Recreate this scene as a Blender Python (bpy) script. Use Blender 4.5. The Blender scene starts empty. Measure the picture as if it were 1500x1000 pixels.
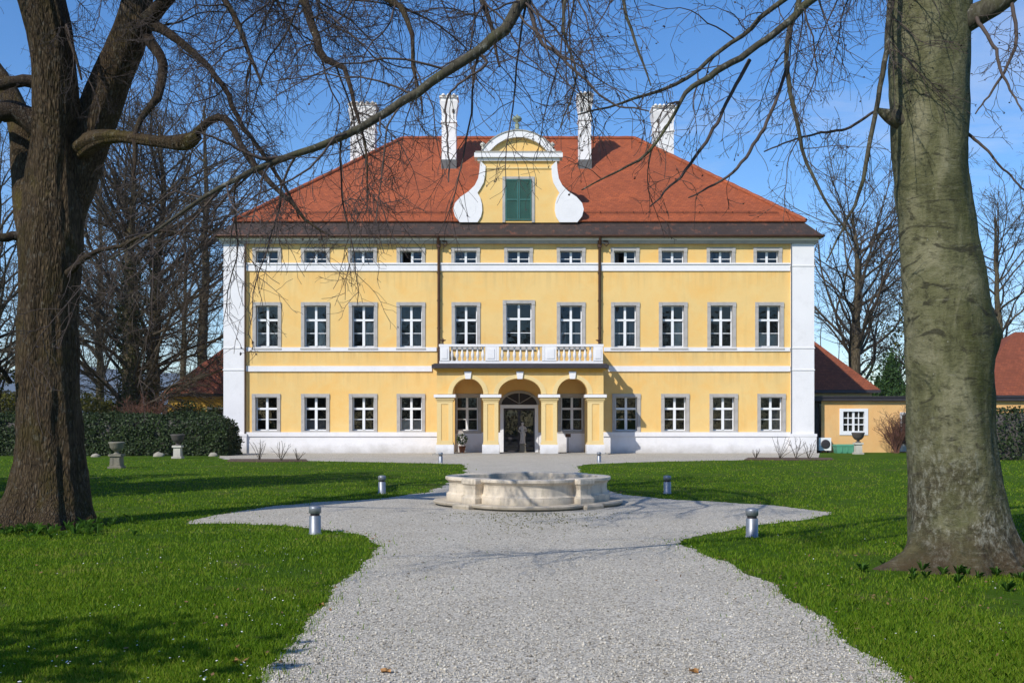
import bpy, math, random
import numpy as np
from mathutils import noise as mnoise, Vector

R = math.radians
rng = np.random.default_rng(11)
random.seed(5)
scene = bpy.context.scene
COL = scene.collection

# ------------------------------------------------------------------ camera model
F, U0, V0, EYE = 1500.0, 750.0, 617.0, 1.7      # survey of the place: focal length in photo pixels, principal column, horizon row, eye height

def P(u, v, d):
    return np.array([(u - U0) * d / F, d, EYE - (v - V0) * d / F])

def G(u, v):
    d = F * EYE / (v - V0)
    return np.array([(u - U0) * d / F, d, 0.0])

FD = 55.0                                        # distance of the facade
def fx(u): return (u - U0) * FD / F
def fz(v): return EYE - (v - V0) * FD / F

# ------------------------------------------------------------------ materials
def nn(nt, kind, **kw):
    n = nt.nodes.new(kind)
    for k, v in kw.items():
        if k in n.inputs: n.inputs[k].default_value = v
        else: setattr(n, k, v)
    return n

def new_mat(name):
    m = bpy.data.materials.new(name); m.use_nodes = True
    nt = m.node_tree
    b = nt.nodes['Principled BSDF']
    return m, nt, b

def ramp(nt, fac, stops):
    r = nt.nodes.new('ShaderNodeValToRGB')
    el = r.color_ramp.elements
    while len(el) < len(stops): el.new(0.5)
    for e, (p, c) in zip(el, stops):
        e.position = p; e.color = (*c, 1) if len(c) == 3 else c
    nt.links.new(fac, r.inputs[0])
    return r.outputs[0]

def mixc(nt, fac, a, b, mode='MIX'):
    m = nt.nodes.new('ShaderNodeMix'); m.data_type = 'RGBA'; m.blend_type = mode
    for s, v in ((m.inputs[0], fac), (m.inputs[6], a), (m.inputs[7], b)):
        if hasattr(v, 'is_linked') or hasattr(v, 'links'): nt.links.new(v, s)
        elif isinstance(v, (int, float)): s.default_value = v
        else: s.default_value = (*v, 1) if len(v) == 3 else v
    return m.outputs[2]

def coords(nt, scale=(1, 1, 1), rot=(0, 0, 0), kind='Object'):
    tc = nt.nodes.new('ShaderNodeTexCoord')
    mp = nt.nodes.new('ShaderNodeMapping')
    mp.inputs['Scale'].default_value = scale; mp.inputs['Rotation'].default_value = rot
    nt.links.new(tc.outputs[kind], mp.inputs[0])
    return mp.outputs[0]

def noise_tex(nt, vec, scale, detail=4, rough=0.55, dist=0.0):
    n = nn(nt, 'ShaderNodeTexNoise', Scale=scale, Detail=detail, Roughness=rough, Distortion=dist)
    nt.links.new(vec, n.inputs['Vector'])
    return n.outputs[0]

def bump(nt, b, h, strength=0.3, dist=0.02):
    bp = nn(nt, 'ShaderNodeBump', Strength=strength, Distance=dist)
    nt.links.new(h, bp.inputs['Height']); nt.links.new(bp.outputs[0], b.inputs['Normal'])

def island(nt):
    return nt.nodes.new('ShaderNodeNewGeometry').outputs['Random Per Island']

def plaster(name, c, var=0.10, rough=0.9, grime=0.0, warm=None, sills=False):
    m, nt, b = new_mat(name)
    v = coords(nt)
    big = noise_tex(nt, v, 0.28, 7, 0.68)
    fine = noise_tex(nt, v, 9, 4, 0.7)
    lo = tuple(x * (1 - var * 1.8) for x in c); hi = tuple(min(.9, x * (1 + var)) for x in c)
    col = ramp(nt, big, [(0.3, lo), (0.5, c), (0.72, hi)])
    if warm:                                                                # older, more orange coats of paint in clouds, and repaired patches
        col = mixc(nt, ramp(nt, noise_tex(nt, v, .55, 7, .72, .5), [(0.42, (0, 0, 0)), (0.66, (.8, .8, .8))]), col, warm)
        vo = nn(nt, 'ShaderNodeTexVoronoi', Scale=.42); nt.links.new(mixc(nt, .25, v, nn(nt, 'ShaderNodeTexNoise', Scale=1.1).outputs[1]), vo.inputs['Vector'])
        sc = nt.nodes.new('ShaderNodeSeparateColor'); nt.links.new(vo.outputs['Color'], sc.inputs[0])
        col = mixc(nt, ramp(nt, sc.outputs[0], [(.0, (0, 0, 0)), (1, (.22, .22, .22))]), col, tuple(x * .88 for x in c))
    sv = coords(nt, (1.7, 1.7, .16)); st = noise_tex(nt, sv, .9, 7, .72)       # rain streaks
    col = mixc(nt, ramp(nt, st, [(0.56, (0, 0, 0)), (0.74, (.30, .30, .30))]), col, tuple(x * .66 for x in c))
    if sills:                                                               # dirty runs washed down from the ledges
        sp = nt.nodes.new('ShaderNodeSeparateXYZ'); tc = nt.nodes.new('ShaderNodeTexCoord'); nt.links.new(tc.outputs['Object'], sp.inputs[0])
        runs = ramp(nt, noise_tex(nt, coords(nt, (3.2, 3.2, .10)), 1.3, 6, .75), [(0.46, (0, 0, 0)), (0.66, (1, 1, 1))])
        for zt, ln in ((9.72, 1.1), (5.42, .7), (4.36, .9), (11.3, .6)):
            mr = nn(nt, 'ShaderNodeMapRange'); nt.links.new(sp.outputs[2], mr.inputs[0]); mr.inputs[1].default_value = zt - ln; mr.inputs[2].default_value = zt; mr.inputs[3].default_value = 0; mr.inputs[4].default_value = .42
            lt = nn(nt, 'ShaderNodeMath', operation='LESS_THAN'); nt.links.new(sp.outputs[2], lt.inputs[0]); lt.inputs[1].default_value = zt + .02
            m1 = nn(nt, 'ShaderNodeMath', operation='MULTIPLY'); nt.links.new(mr.outputs[0], m1.inputs[0]); nt.links.new(lt.outputs[0], m1.inputs[1])
            m2 = nn(nt, 'ShaderNodeMath', operation='MULTIPLY'); nt.links.new(m1.outputs[0], m2.inputs[0]); nt.links.new(runs, m2.inputs[1])
            col = mixc(nt, m2.outputs[0], col, (.40, .27, .11))
    if grime:
        g = ramp(nt, noise_tex(nt, v, 1.6, 6, 0.7), [(0.52, (0, 0, 0)), (0.75, (grime,) * 3)])
        col = mixc(nt, g, col, (.16, .15, .13))
        sp = nt.nodes.new('ShaderNodeSeparateXYZ'); tc = nt.nodes.new('ShaderNodeTexCoord'); nt.links.new(tc.outputs['Object'], sp.inputs[0])
        ad = nn(nt, 'ShaderNodeMath', operation='MULTIPLY_ADD'); nt.links.new(noise_tex(nt, v, 1.3, 5, .7), ad.inputs[0]); ad.inputs[1].default_value = -.9; nt.links.new(sp.outputs[2], ad.inputs[2])
        zz = nn(nt, 'ShaderNodeMapRange'); nt.links.new(ad.outputs[0], zz.inputs[0]); zz.inputs[1].default_value = .05; zz.inputs[2].default_value = -.5; zz.inputs[3].default_value = 0; zz.inputs[4].default_value = .6
        col = mixc(nt, zz.outputs[0], col, (.27, .245, .20))
    nt.links.new(col, b.inputs['Base Color'])
    b.inputs['Roughness'].default_value = rough
    bump(nt, b, fine, 0.2, 0.01)
    return m

def weathered(name, c):
    m, nt, b = new_mat(name)
    v = coords(nt)
    col = ramp(nt, noise_tex(nt, v, 3.0, 6, .65), [(.3, tuple(x * .72 for x in c)), (.5, c), (.7, tuple(min(.8, x * 1.15) for x in c))])
    st = noise_tex(nt, coords(nt, (5, 5, .7)), 1.6, 5, .7)
    col = mixc(nt, ramp(nt, st, [(.54, (0, 0, 0)), (.70, (.5, .5, .5))]), col, (.19, .165, .105))
    col = mixc(nt, ramp(nt, noise_tex(nt, v, 6.5, 7, .75), [(.58, (0, 0, 0)), (.70, (.5, .5, .5))]), col, (.16, .14, .09))
    sp = nt.nodes.new('ShaderNodeSeparateXYZ'); tc = nt.nodes.new('ShaderNodeTexCoord'); nt.links.new(tc.outputs['Object'], sp.inputs[0])
    zz = nn(nt, 'ShaderNodeMapRange'); nt.links.new(sp.outputs[2], zz.inputs[0]); zz.inputs[1].default_value = .2; zz.inputs[2].default_value = .04; zz.inputs[3].default_value = 0; zz.inputs[4].default_value = .55
    col = mixc(nt, zz.outputs[0], col, (.16, .14, .095))
    nt.links.new(col, b.inputs['Base Color']); b.inputs['Roughness'].default_value = .9
    bump(nt, b, noise_tex(nt, v, 28, 6, .75), .5, .012)
    return m

def plain(name, c, rough=0.6, metal=0.0, var=0.12, scale=4.0, bmp=0.15):
    m, nt, b = new_mat(name)
    v = coords(nt)
    n = noise_tex(nt, v, scale, 5, 0.65)
    col = ramp(nt, n, [(0.3, tuple(x * (1 - var) for x in c)), (0.7, tuple(min(.95, x * (1 + var)) for x in c))])
    nt.links.new(col, b.inputs['Base Color'])
    b.inputs['Roughness'].default_value = rough; b.inputs['Metallic'].default_value = metal
    if bmp: bump(nt, b, noise_tex(nt, v, scale * 6, 3), bmp, 0.01)
    return m

def tiles(name, c, du=0.2, dv=0.17):
    m, nt, b = new_mat(name)
    geo = nt.nodes.new('ShaderNodeNewGeometry')
    sx = nt.nodes.new('ShaderNodeSeparateXYZ'); nt.links.new(geo.outputs['Normal'], sx.inputs[0])
    ax = nn(nt, 'ShaderNodeMath', operation='ABSOLUTE'); nt.links.new(sx.outputs[0], ax.inputs[0])
    ay = nn(nt, 'ShaderNodeMath', operation='ABSOLUTE'); nt.links.new(sx.outputs[1], ay.inputs[0])
    gt = nn(nt, 'ShaderNodeMath', operation='GREATER_THAN'); nt.links.new(ax.outputs[0], gt.inputs[0]); nt.links.new(ay.outputs[0], gt.inputs[1])
    tc = nt.nodes.new('ShaderNodeTexCoord'); so = nt.nodes.new('ShaderNodeSeparateXYZ'); nt.links.new(tc.outputs['Object'], so.inputs[0])
    mx = nn(nt, 'ShaderNodeMix'); nt.links.new(gt.outputs[0], mx.inputs[0]); nt.links.new(so.outputs[0], mx.inputs[2]); nt.links.new(so.outputs[1], mx.inputs[3])
    cb = nt.nodes.new('ShaderNodeCombineXYZ'); nt.links.new(mx.outputs[0], cb.inputs[0]); nt.links.new(so.outputs[2], cb.inputs[1])
    br = nn(nt, 'ShaderNodeTexBrick', Scale=1.0)
    br.inputs['Brick Width'].default_value = du; br.inputs['Row Height'].default_value = dv * .64
    br.inputs['Mortar Size'].default_value = 0.008; br.inputs['Bias'].default_value = 0.0
    br.inputs['Color1'].default_value = (*[x * .78 for x in c], 1); br.inputs['Color2'].default_value = (*[x * 1.18 for x in c], 1)
    br.inputs['Mortar'].default_value = (*[x * .4 for x in c], 1)
    nt.links.new(cb.outputs[0], br.inputs['Vector'])
    v = coords(nt)
    big = noise_tex(nt, v, 0.5, 6, 0.65)
    col = mixc(nt, ramp(nt, big, [(0.35, (0, 0, 0)), (0.75, (.75, .75, .75))]), br.outputs[0], tuple(x * .55 for x in c))
    col = mixc(nt, ramp(nt, noise_tex(nt, coords(nt, (1.5, 1.5, .4)), 2.0, 5, .7), [(0.55, (0, 0, 0)), (0.8, (.35, .35, .35))]), col, (.55, .17, .07))
    nt.links.new(col, b.inputs['Base Color'])
    b.inputs['Roughness'].default_value = 0.75
    inv = nn(nt, 'ShaderNodeMath', operation='SUBTRACT'); inv.inputs[0].default_value = 1; nt.links.new(br.outputs['Fac'], inv.inputs[1])
    bump(nt, b, inv.outputs[0], 0.5, 0.02)
    return m

def glass(name, tint=0.8):
    m = bpy.data.materials.new(name); m.use_nodes = True; nt = m.node_tree
    for n in list(nt.nodes): nt.nodes.remove(n)
    out = nt.nodes.new('ShaderNodeOutputMaterial')
    mix = nt.nodes.new('ShaderNodeMixShader'); fr = nn(nt, 'ShaderNodeFresnel', IOR=1.55)
    tr = nn(nt, 'ShaderNodeBsdfTransparent'); tr.inputs[0].default_value = (tint, tint * .98, tint * .93, 1)
    gl = nn(nt, 'ShaderNodeBsdfGlossy', Roughness=0.03); gl.inputs[0].default_value = (.9, .92, .95, 1)
    bp = nn(nt, 'ShaderNodeBump', Strength=0.12, Distance=0.05)
    nt.links.new(noise_tex(nt, coords(nt), 1.7, 2), bp.inputs['Height'])
    nt.links.new(bp.outputs[0], gl.inputs['Normal'])
    nt.links.new(fr.outputs[0], mix.inputs[0]); nt.links.new(tr.outputs[0], mix.inputs[1]); nt.links.new(gl.outputs[0], mix.inputs[2])
    nt.links.new(mix.outputs[0], out.inputs[0])
    return m

def leafy(name, stops, trans=0.3, rough=0.6):
    m = bpy.data.materials.new(name); m.use_nodes = True; nt = m.node_tree
    b = nt.nodes['Principled BSDF']; out = nt.nodes['Material Output']
    isl = island(nt)
    big = noise_tex(nt, coords(nt), 0.55, 4, 0.6)
    ad = nn(nt, 'ShaderNodeMath', operation='MULTIPLY_ADD'); nt.links.new(isl, ad.inputs[0]); ad.inputs[1].default_value = 0.45
    mu = nn(nt, 'ShaderNodeMath', operation='MULTIPLY'); nt.links.new(big, mu.inputs[0]); mu.inputs[1].default_value = 0.62
    nt.links.new(mu.outputs[0], ad.inputs[2])
    col = ramp(nt, ad.outputs[0], stops)
    nt.links.new(col, b.inputs['Base Color']); b.inputs['Roughness'].default_value = rough
    b.inputs['Specular IOR Level'].default_value = 0.25
    tl = nt.nodes.new('ShaderNodeBsdfTranslucent'); nt.links.new(col, tl.inputs[0])
    mx = nt.nodes.new('ShaderNodeMixShader'); mx.inputs[0].default_value = trans
    nt.links.new(b.outputs[0], mx.inputs[1]); nt.links.new(tl.outputs[0], mx.inputs[2]); nt.links.new(mx.outputs[0], out.inputs[0])
    return m

def bark(name, c1, c2, moss=None, moss_amt=0.4, vs=1.0, lichen=0.0, ridge=1.0, bstr=0.8, low_moss=True):
    """trunk bark: ridged, stretched along the stem, with moss and lichen patches"""
    m, nt, b = new_mat(name)
    v = coords(nt, (1, 1, 0.22))
    w = noise_tex(nt, v, 14 * vs, 6, 0.7, 0.6)
    vo = nn(nt, 'ShaderNodeTexVoronoi', Scale=17 * vs); vo.feature = 'DISTANCE_TO_EDGE'
    wv = mixc(nt, 0.12, v, nn(nt, 'ShaderNodeTexNoise', Scale=6.0).outputs[1])
    nt.links.new(wv, vo.inputs['Vector'])
    h = nn(nt, 'ShaderNodeMath', operation='MULTIPLY_ADD'); nt.links.new(vo.outputs[0], h.inputs[0]); h.inputs[1].default_value = 1.5 * ridge; nt.links.new(w, h.inputs[2])
    col = ramp(nt, h.outputs[0], [(0.34, tuple(x * .45 for x in c1)), (0.55, c1), (0.85, c2)])
    v1 = coords(nt)
    big = noise_tex(nt, v1, 1.3, 6, 0.65, 0.8)
    col = mixc(nt, ramp(nt, big, [(0.4, (0, 0, 0)), (0.7, (.55, .55, .55))]), col, tuple(x * .5 for x in c1))
    if moss:
        mo = noise_tex(nt, coords(nt, (1, 1, .55)), 2.3, 7, 0.72, 0.5)
        f = ramp(nt, mo, [(0.5, (0, 0, 0)), (0.66, (moss_amt,) * 3)])
        col = mixc(nt, f, col, moss)
    if lichen:
        li = noise_tex(nt, coords(nt, (1, 1, .6)), 11, 5, 0.75)
        f = ramp(nt, li, [(0.57, (0, 0, 0)), (0.63, (lichen,) * 3)])
        col = mixc(nt, f, col, (.42, .42, .36))
    nt.links.new(col, b.inputs['Base Color'])
    b.inputs['Roughness'].default_value = 0.9; b.inputs['Specular IOR Level'].default_value = 0.2
    bump(nt, b, h.outputs[0], bstr, 0.03)
    return m

def twigmat(name, c, var=.3):
    return plain(name, c, 0.85, 0, var, 2.0, 0.0)

def beech_bark():
    m, nt, b = new_mat('beech_bark')
    v1 = coords(nt)
    # smooth grey skin with soft vertical clouding
    cl = noise_tex(nt, coords(nt, (1.2, 1.2, .5)), 2.2, 7, 0.65, 0.7)
    col = ramp(nt, cl, [(0.3, (.040, .041, .015)), (0.48, (.115, .113, .052)), (0.68, (.215, .20, .12))])
    # green algae; darker rightwards to paint in the trunk's shaded side
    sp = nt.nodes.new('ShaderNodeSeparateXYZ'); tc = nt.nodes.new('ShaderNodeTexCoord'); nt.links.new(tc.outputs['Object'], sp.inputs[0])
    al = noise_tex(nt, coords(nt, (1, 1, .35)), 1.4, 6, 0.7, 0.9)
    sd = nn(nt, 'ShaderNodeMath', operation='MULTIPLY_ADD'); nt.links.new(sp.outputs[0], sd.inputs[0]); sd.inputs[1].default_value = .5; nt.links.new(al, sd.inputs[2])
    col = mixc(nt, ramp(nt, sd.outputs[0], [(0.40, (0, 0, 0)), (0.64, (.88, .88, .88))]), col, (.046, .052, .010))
    # dark cracks and scars, ringed sideways
    sc = noise_tex(nt, coords(nt, (.7, .7, 1.6)), 2.6, 7, 0.68, 1.6)
    col = mixc(nt, ramp(nt, sc, [(0.56, (0, 0, 0)), (0.63, (.85, .85, .85))]), col, (.028, .026, .015))
    # rough flaking foot: blotchy lichen below ~1.6 m
    zz = nn(nt, 'ShaderNodeMapRange'); nt.links.new(sp.outputs[2], zz.inputs[0]); zz.inputs[1].default_value = 2.0; zz.inputs[2].default_value = .6; zz.inputs[3].default_value = 0; zz.inputs[4].default_value = 1
    fl = noise_tex(nt, coords(nt, (1, 1, .55)), 16, 5, 0.75, .3)
    fcol = ramp(nt, fl, [(0.36, (.035, .028, .016)), (0.5, (.10, .085, .05)), (0.6, (.24, .23, .18)), (.75, (.36, .35, .29))])
    mk = nn(nt, 'ShaderNodeMath', operation='MULTIPLY'); nt.links.new(zz.outputs[0], mk.inputs[0])
    nt.links.new(ramp(nt, noise_tex(nt, v1, 1.8, 5, .6), [(0.36, (0, 0, 0)), (0.56, (1, 1, 1))]), mk.inputs[1])
    col = mixc(nt, mk.outputs[0], col, fcol)
    z2 = nn(nt, 'ShaderNodeMapRange'); nt.links.new(sp.outputs[2], z2.inputs[0]); z2.inputs[1].default_value = .5; z2.inputs[2].default_value = .05; z2.inputs[3].default_value = 0; z2.inputs[4].default_value = .8
    col = mixc(nt, z2.outputs[0], col, (.05, .03, .014))
    mid = noise_tex(nt, coords(nt, (1, 1, 1.5)), 6.5, 8, .78, .4)
    col = mixc(nt, ramp(nt, mid, [(0.36, (.75, .75, .75)), (0.5, (0, 0, 0))]), col, (.035, .034, .015))
    col = mixc(nt, ramp(nt, noise_tex(nt, coords(nt, (.8, .8, 5)), 7, 6, .75), [(0.56, (0, 0, 0)), (0.7, (.45, .45, .45))]), col, (.22, .21, .15))
    # small white lichen dots
    vo = nn(nt, 'ShaderNodeTexVoronoi', Scale=11.0); nt.links.new(coords(nt, (1, 1, .7)), vo.inputs['Vector'])
    col = mixc(nt, ramp(nt, vo.outputs[0], [(0.04, (.6, .6, .6)), (0.09, (0, 0, 0))]), col, (.3, .3, .25))
    nt.links.new(col, b.inputs['Base Color']); b.inputs['Roughness'].default_value = .85; b.inputs['Specular IOR Level'].default_value = .25
    hh = nn(nt, 'ShaderNodeMath', operation='MULTIPLY_ADD'); nt.links.new(fl, hh.inputs[0]); nt.links.new(mk.outputs[0], hh.inputs[1]); nt.links.new(cl, hh.inputs[2])
    h2 = nn(nt, 'ShaderNodeMath', operation='MULTIPLY_ADD'); nt.links.new(noise_tex(nt, coords(nt, (1, 1, 2.2)), 9, 6, .7), h2.inputs[0]); h2.inputs[1].default_value = .45; nt.links.new(hh.outputs[0], h2.inputs[2])
    bump(nt, b, h2.outputs[0], .95, .05)
    return m

def ground_mat():  # turf with bare, mossy and dry patches
    m, nt, b = new_mat('lawn_soil')
    v = coords(nt)
    a = noise_tex(nt, v, 0.35, 6, 0.65); f = noise_tex(nt, v, 22, 5, 0.75)
    col = ramp(nt, a, [(0.3, (.05, .10, .006)), (0.52, (.085, .15, .009)), (0.75, (.15, .18, .03))])
    col = mixc(nt, 0.6, col, ramp(nt, f, [(0.3, (.014, .036, .003)), (0.5, (.04, .095, .006)), (0.72, (.085, .15, .016))]))
    pt = noise_tex(nt, v, 1.1, 7, .75, .4)
    col = mixc(nt, ramp(nt, pt, [(0.55, (0, 0, 0)), (0.68, (.75, .75, .75))]), col, (.16, .125, .055))
    nt.links.new(col, b.inputs['Base Color']); b.inputs['Roughness'].default_value = 1; b.inputs['Specular IOR Level'].default_value = .05
    bump(nt, b, f, .9, .05)
    return m

def gravel_mat():
    m, nt, b = new_mat('gravel')
    v = coords(nt, (1, 1, .2))
    vo = nn(nt, 'ShaderNodeTexVoronoi', Scale=46.0); nt.links.new(v, vo.inputs['Vector'])
    s = nt.nodes.new('ShaderNodeSeparateColor'); nt.links.new(vo.outputs['Color'], s.inputs[0])
    col = ramp(nt, s.outputs[0], [(0.0, (.23, .205, .16)), (0.2, (.45, .41, .335)), (0.6, (.585, .535, .445)), (1, (.72, .665, .565))])
    trk = noise_tex(nt, coords(nt, (1.3, .16, 1)), 1.0, 5, .65)                  # worn wheel lines along the drive
    col = mixc(nt, ramp(nt, trk, [(0.48, (0, 0, 0)), (0.68, (.35, .35, .35))]), col, (.62, .58, .51))
    edge = ramp(nt, vo.outputs['Distance'], [(0.35, (0, 0, 0)), (0.85, (.75, .75, .75))])
    col = mixc(nt, edge, col, (.20, .18, .15))
    big = noise_tex(nt, coords(nt, (1, 1, 1)), 0.8, 7, .7)
    col = mixc(nt, ramp(nt, big, [(0.42, (0, 0, 0)), (0.72, (.45, .45, .45))]), col, (.33, .295, .235))
    col = mixc(nt, ramp(nt, noise_tex(nt, v, 5, 6, .8), [(0.60, (0, 0, 0)), (0.72, (.45, .45, .45))]), col, (.24, .21, .15))
    nt.links.new(col, b.inputs['Base Color']); b.inputs['Roughness'].default_value = .95; b.inputs['Specular IOR Level'].default_value = .2
    iv = nn(nt, 'ShaderNodeMath', operation='SUBTRACT'); iv.inputs[0].default_value = 1; nt.links.new(vo.outputs['Distance'], iv.inputs[1])
    bump(nt, b, iv.outputs[0], .8, .012)
    return m

M = dict(
    yellow=plaster('yellow_plaster', (.78, .535, .205), .06, warm=(.80, .46, .125), sills=True),
    cream=plaster('cream_plaster', (.74, .56, .26), .06),
    orange=plaster('apricot_plaster', (.78, .48, .20), .07, warm=(.74, .38, .12)),
    ochre=plaster('ochre_plaster', (.62, .36, .06), .1),
    white=plaster('white_plaster', (.78, .76, .755), .04, grime=.12),
    chimney=plaster('chimney_plaster', (.78, .765, .75), .05, grime=.35),
    grey=plain('grey_stone', (.40, .375, .345), .8, 0, .18, 3),
    cornice=plain('cornice_stone', (.40, .365, .315), .8, 0, .15, 3),
    frame=plain('white_window_paint', (.80, .80, .80), .45, 0, .04, 5, .05),
    roof=tiles('terracotta_tiles', (.37, .084, .023)),
    roof2=tiles('dark_red_tiles', (.27, .068, .024)),
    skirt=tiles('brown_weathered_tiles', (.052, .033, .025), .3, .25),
    dark=plain('dark_metal', (.05, .042, .045), .5, .3, .2, 4),
    copper=plain('brown_copper', (.085, .04, .022), .5, .5, .25, 3),
    lead=plain('lead_sheet', (.12, .115, .11), .6, .3, .2, 4),
    green=plain('green_shutter_paint', (.022, .105, .085), .55, 0, .2, 3),
    room=plain('dark_room', (.035, .03, .026), .9, 0, .2, 1, 0),
    curtain=plain('pale_curtain', (.62, .62, .60), .9, 0, .1, 3, 0),
    blind=plain('grey_blind', (.24, .235, .25), .8, 0, .1, 3, 0),
    glass=glass('window_glass'),
    fountain=weathered('fountain_limestone', (.62, .535, .42)),
    verdigris=plain('verdigris', (.22, .25, .17), .8, 0, .3, 6),
    steel=plain('brushed_steel', (.27, .285, .31), .45, .6, .08, 8, .05),
    stone=plaster('weathered_stone', (.36, .34, .30), .2, .9, grime=.7),
    bowl=plain('dark_stone', (.075, .065, .058), .85, 0, .3, 6, .4),
    palestone=plaster('pale_stone', (.58, .55, .47), .14, .9, grime=.4),
    soil=plain('soil', (.085, .05, .032), 1, 0, .4, 8, .8),
    water=plain('dark_water', (.02, .022, .018), .08, 0, .2, 2, .05),
    greenbox=plain('green_plastic', (.10, .33, .20), .5, 0, .08, 3),
    pot=plain('terracotta_pot', (.33, .13, .06), .8, 0, .15, 5),
    figure=plain('pale_marble', (.42, .40, .37), .6, 0, .1, 5),
    ground=ground_mat(), gravel=gravel_mat(),
    bark=bark('ridged_bark', (.044, .029, .015), (.098, .068, .037), (.052, .040, .008), .7, 1.7, .12, 1.0, 1.3),
    limb=bark('mossy_limb_bark', (.055, .036, .018), (.10, .070, .036), (.085, .066, .010), .7, 2.2, .15, .8, .9),
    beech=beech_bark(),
    beechlimb=bark('smooth_limb_bark', (.07, .062, .042), (.13, .12, .085), (.08, .085, .025), .5, 1.6, .3, .25, .35),
    twig=twigmat('dark_twigs', (.048, .034, .028)),
    branch=bark('dark_branch_bark', (.038, .026, .018), (.075, .054, .036), (.06, .05, .012), .4, 2.4, .15, .7, .7),
    beechtwig=twigmat('beech_twigs', (.066, .047, .037)),
    fartwig=twigmat('far_twigs', (.060, .045, .028)),
    fartrunk=bark('far_trunk_bark', (.075, .058, .034), (.14, .11, .07), (.075, .072, .014), .5, .5),
    ivy=leafy('ivy_leaves', [(.1, (.018, .026, .006)), (.55, (.05, .058, .014)), (.95, (.10, .10, .03))]),
    hedge=leafy('hedge_leaves', [(.1, (.008, .014, .004)), (.5, (.022, .038, .010)), (.85, (.055, .085, .022)), (1, (.10, .13, .04))], .12, .55),
    spring=leafy('spring_leaves', [(.1, (.06, .06, .012)), (.6, (.125, .125, .018)), (1, (.20, .18, .03))]),
    conifer=leafy('conifer_needles', [(.1, (.012, .035, .010)), (.6, (.04, .09, .02)), (1, (.09, .15, .03))], .2),
    woods=leafy('far_wood_leaves', [(.1, (.035, .034, .016)), (.6, (.075, .062, .030)), (1, (.12, .09, .04))]),
    russet=twigmat('russet_twigs', (.14, .062, .040)),
    grass=leafy('grass_blades', [(.24, (.07, .145, .005)), (.46, (.135, .255, .008)), (.64, (.205, .31, .014)), (.78, (.29, .34, .04)), (.95, (.40, .36, .11))], .5, .65),
    herb=leafy('broad_leaves', [(.1, (.045, .12, .015)), (.6, (.09, .21, .025)), (1, (.16, .30, .05))], .45, .6),
    weed=leafy('weed_leaves', [(.1, (.14, .15, .05)), (.6, (.22, .22, .08)), (1, (.33, .30, .14))], .3),
    daisy=plain('white_petals', (.75, .75, .72), .8, 0, .03, 5, 0),
    deadleaf=plain('dead_leaf', (.40, .20, .065), .8, 0, .35, 20, .2),
    litter=plain('old_leaf_litter', (.17, .095, .04), .9, 0, .4, 30, .2),
    darkstone=weathered('lichened_stone', (.20, .185, .145)),
    rubble=plaster('rubble_stone', (.33, .30, .23), .2, .9, grime=.6),
    hill=plain('hazy_forest_hills', (.05, .075, .10), 1, 0, .25, .01, 0),  # bluish tint paints distance haze into the forest colour
)

def pebble_mat():
    m, nt, b = new_mat('pebbles')
    col = ramp(nt, island(nt), [(0.0, (.15, .13, .10)), (.3, (.43, .39, .32)), (.7, (.55, .505, .42)), (1, (.68, .63, .535))])
    nt.links.new(col, b.inputs['Base Color']); b.inputs['Roughness'].default_value = .9
    return m
M['pebble'] = pebble_mat()

# ------------------------------------------------------------------ mesh helpers
def link(name, me, parent=None, loc=(0, 0, 0)):
    o = bpy.data.objects.new(name, me); COL.objects.link(o)
    o.location = loc
    if parent is not None: o.parent = parent
    return o

def tag(o, label=None, cat=None, group=None, kind=None):
    if label: o['label'] = label
    if cat: o['category'] = cat
    if group: o['group'] = group
    if kind: o['kind'] = kind
    return o

def empty(name, loc, label, cat, group=None, rz=0):
    o = bpy.data.objects.new(name, None); COL.objects.link(o)
    o.location = loc; o.rotation_euler = (0, 0, rz); o.empty_display_size = .3
    return tag(o, label, cat, group)

def copy_tree(o, parent=None):
    c = o.copy(); COL.objects.link(c)
    if parent is not None: c.parent = parent
    for ch in list(o.children): copy_tree(ch, c)
    return c

def mesh_np(name, V, Fq, mat, smooth=False):
    """V (n,3); Fq (m,k) constant face size"""
    V = np.ascontiguousarray(V, dtype=np.float32); Fq = np.ascontiguousarray(Fq, dtype=np.int32)
    me = bpy.data.meshes.new(name)
    m, k = Fq.shape
    me.vertices.add(len(V)); me.vertices.foreach_set('co', V.ravel())
    me.loops.add(m * k); me.loops.foreach_set('vertex_index', Fq.ravel())
    me.polygons.add(m); me.polygons.foreach_set('loop_start', np.arange(0, m * k, k, dtype=np.int32))
    me.polygons.foreach_set('loop_total', np.full(m, k, dtype=np.int32))
    if smooth: me.polygons.foreach_set('use_smooth', np.ones(m, dtype=bool))
    me.materials.append(mat)
    me.update(calc_edges=True); me.validate()
    return me

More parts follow.
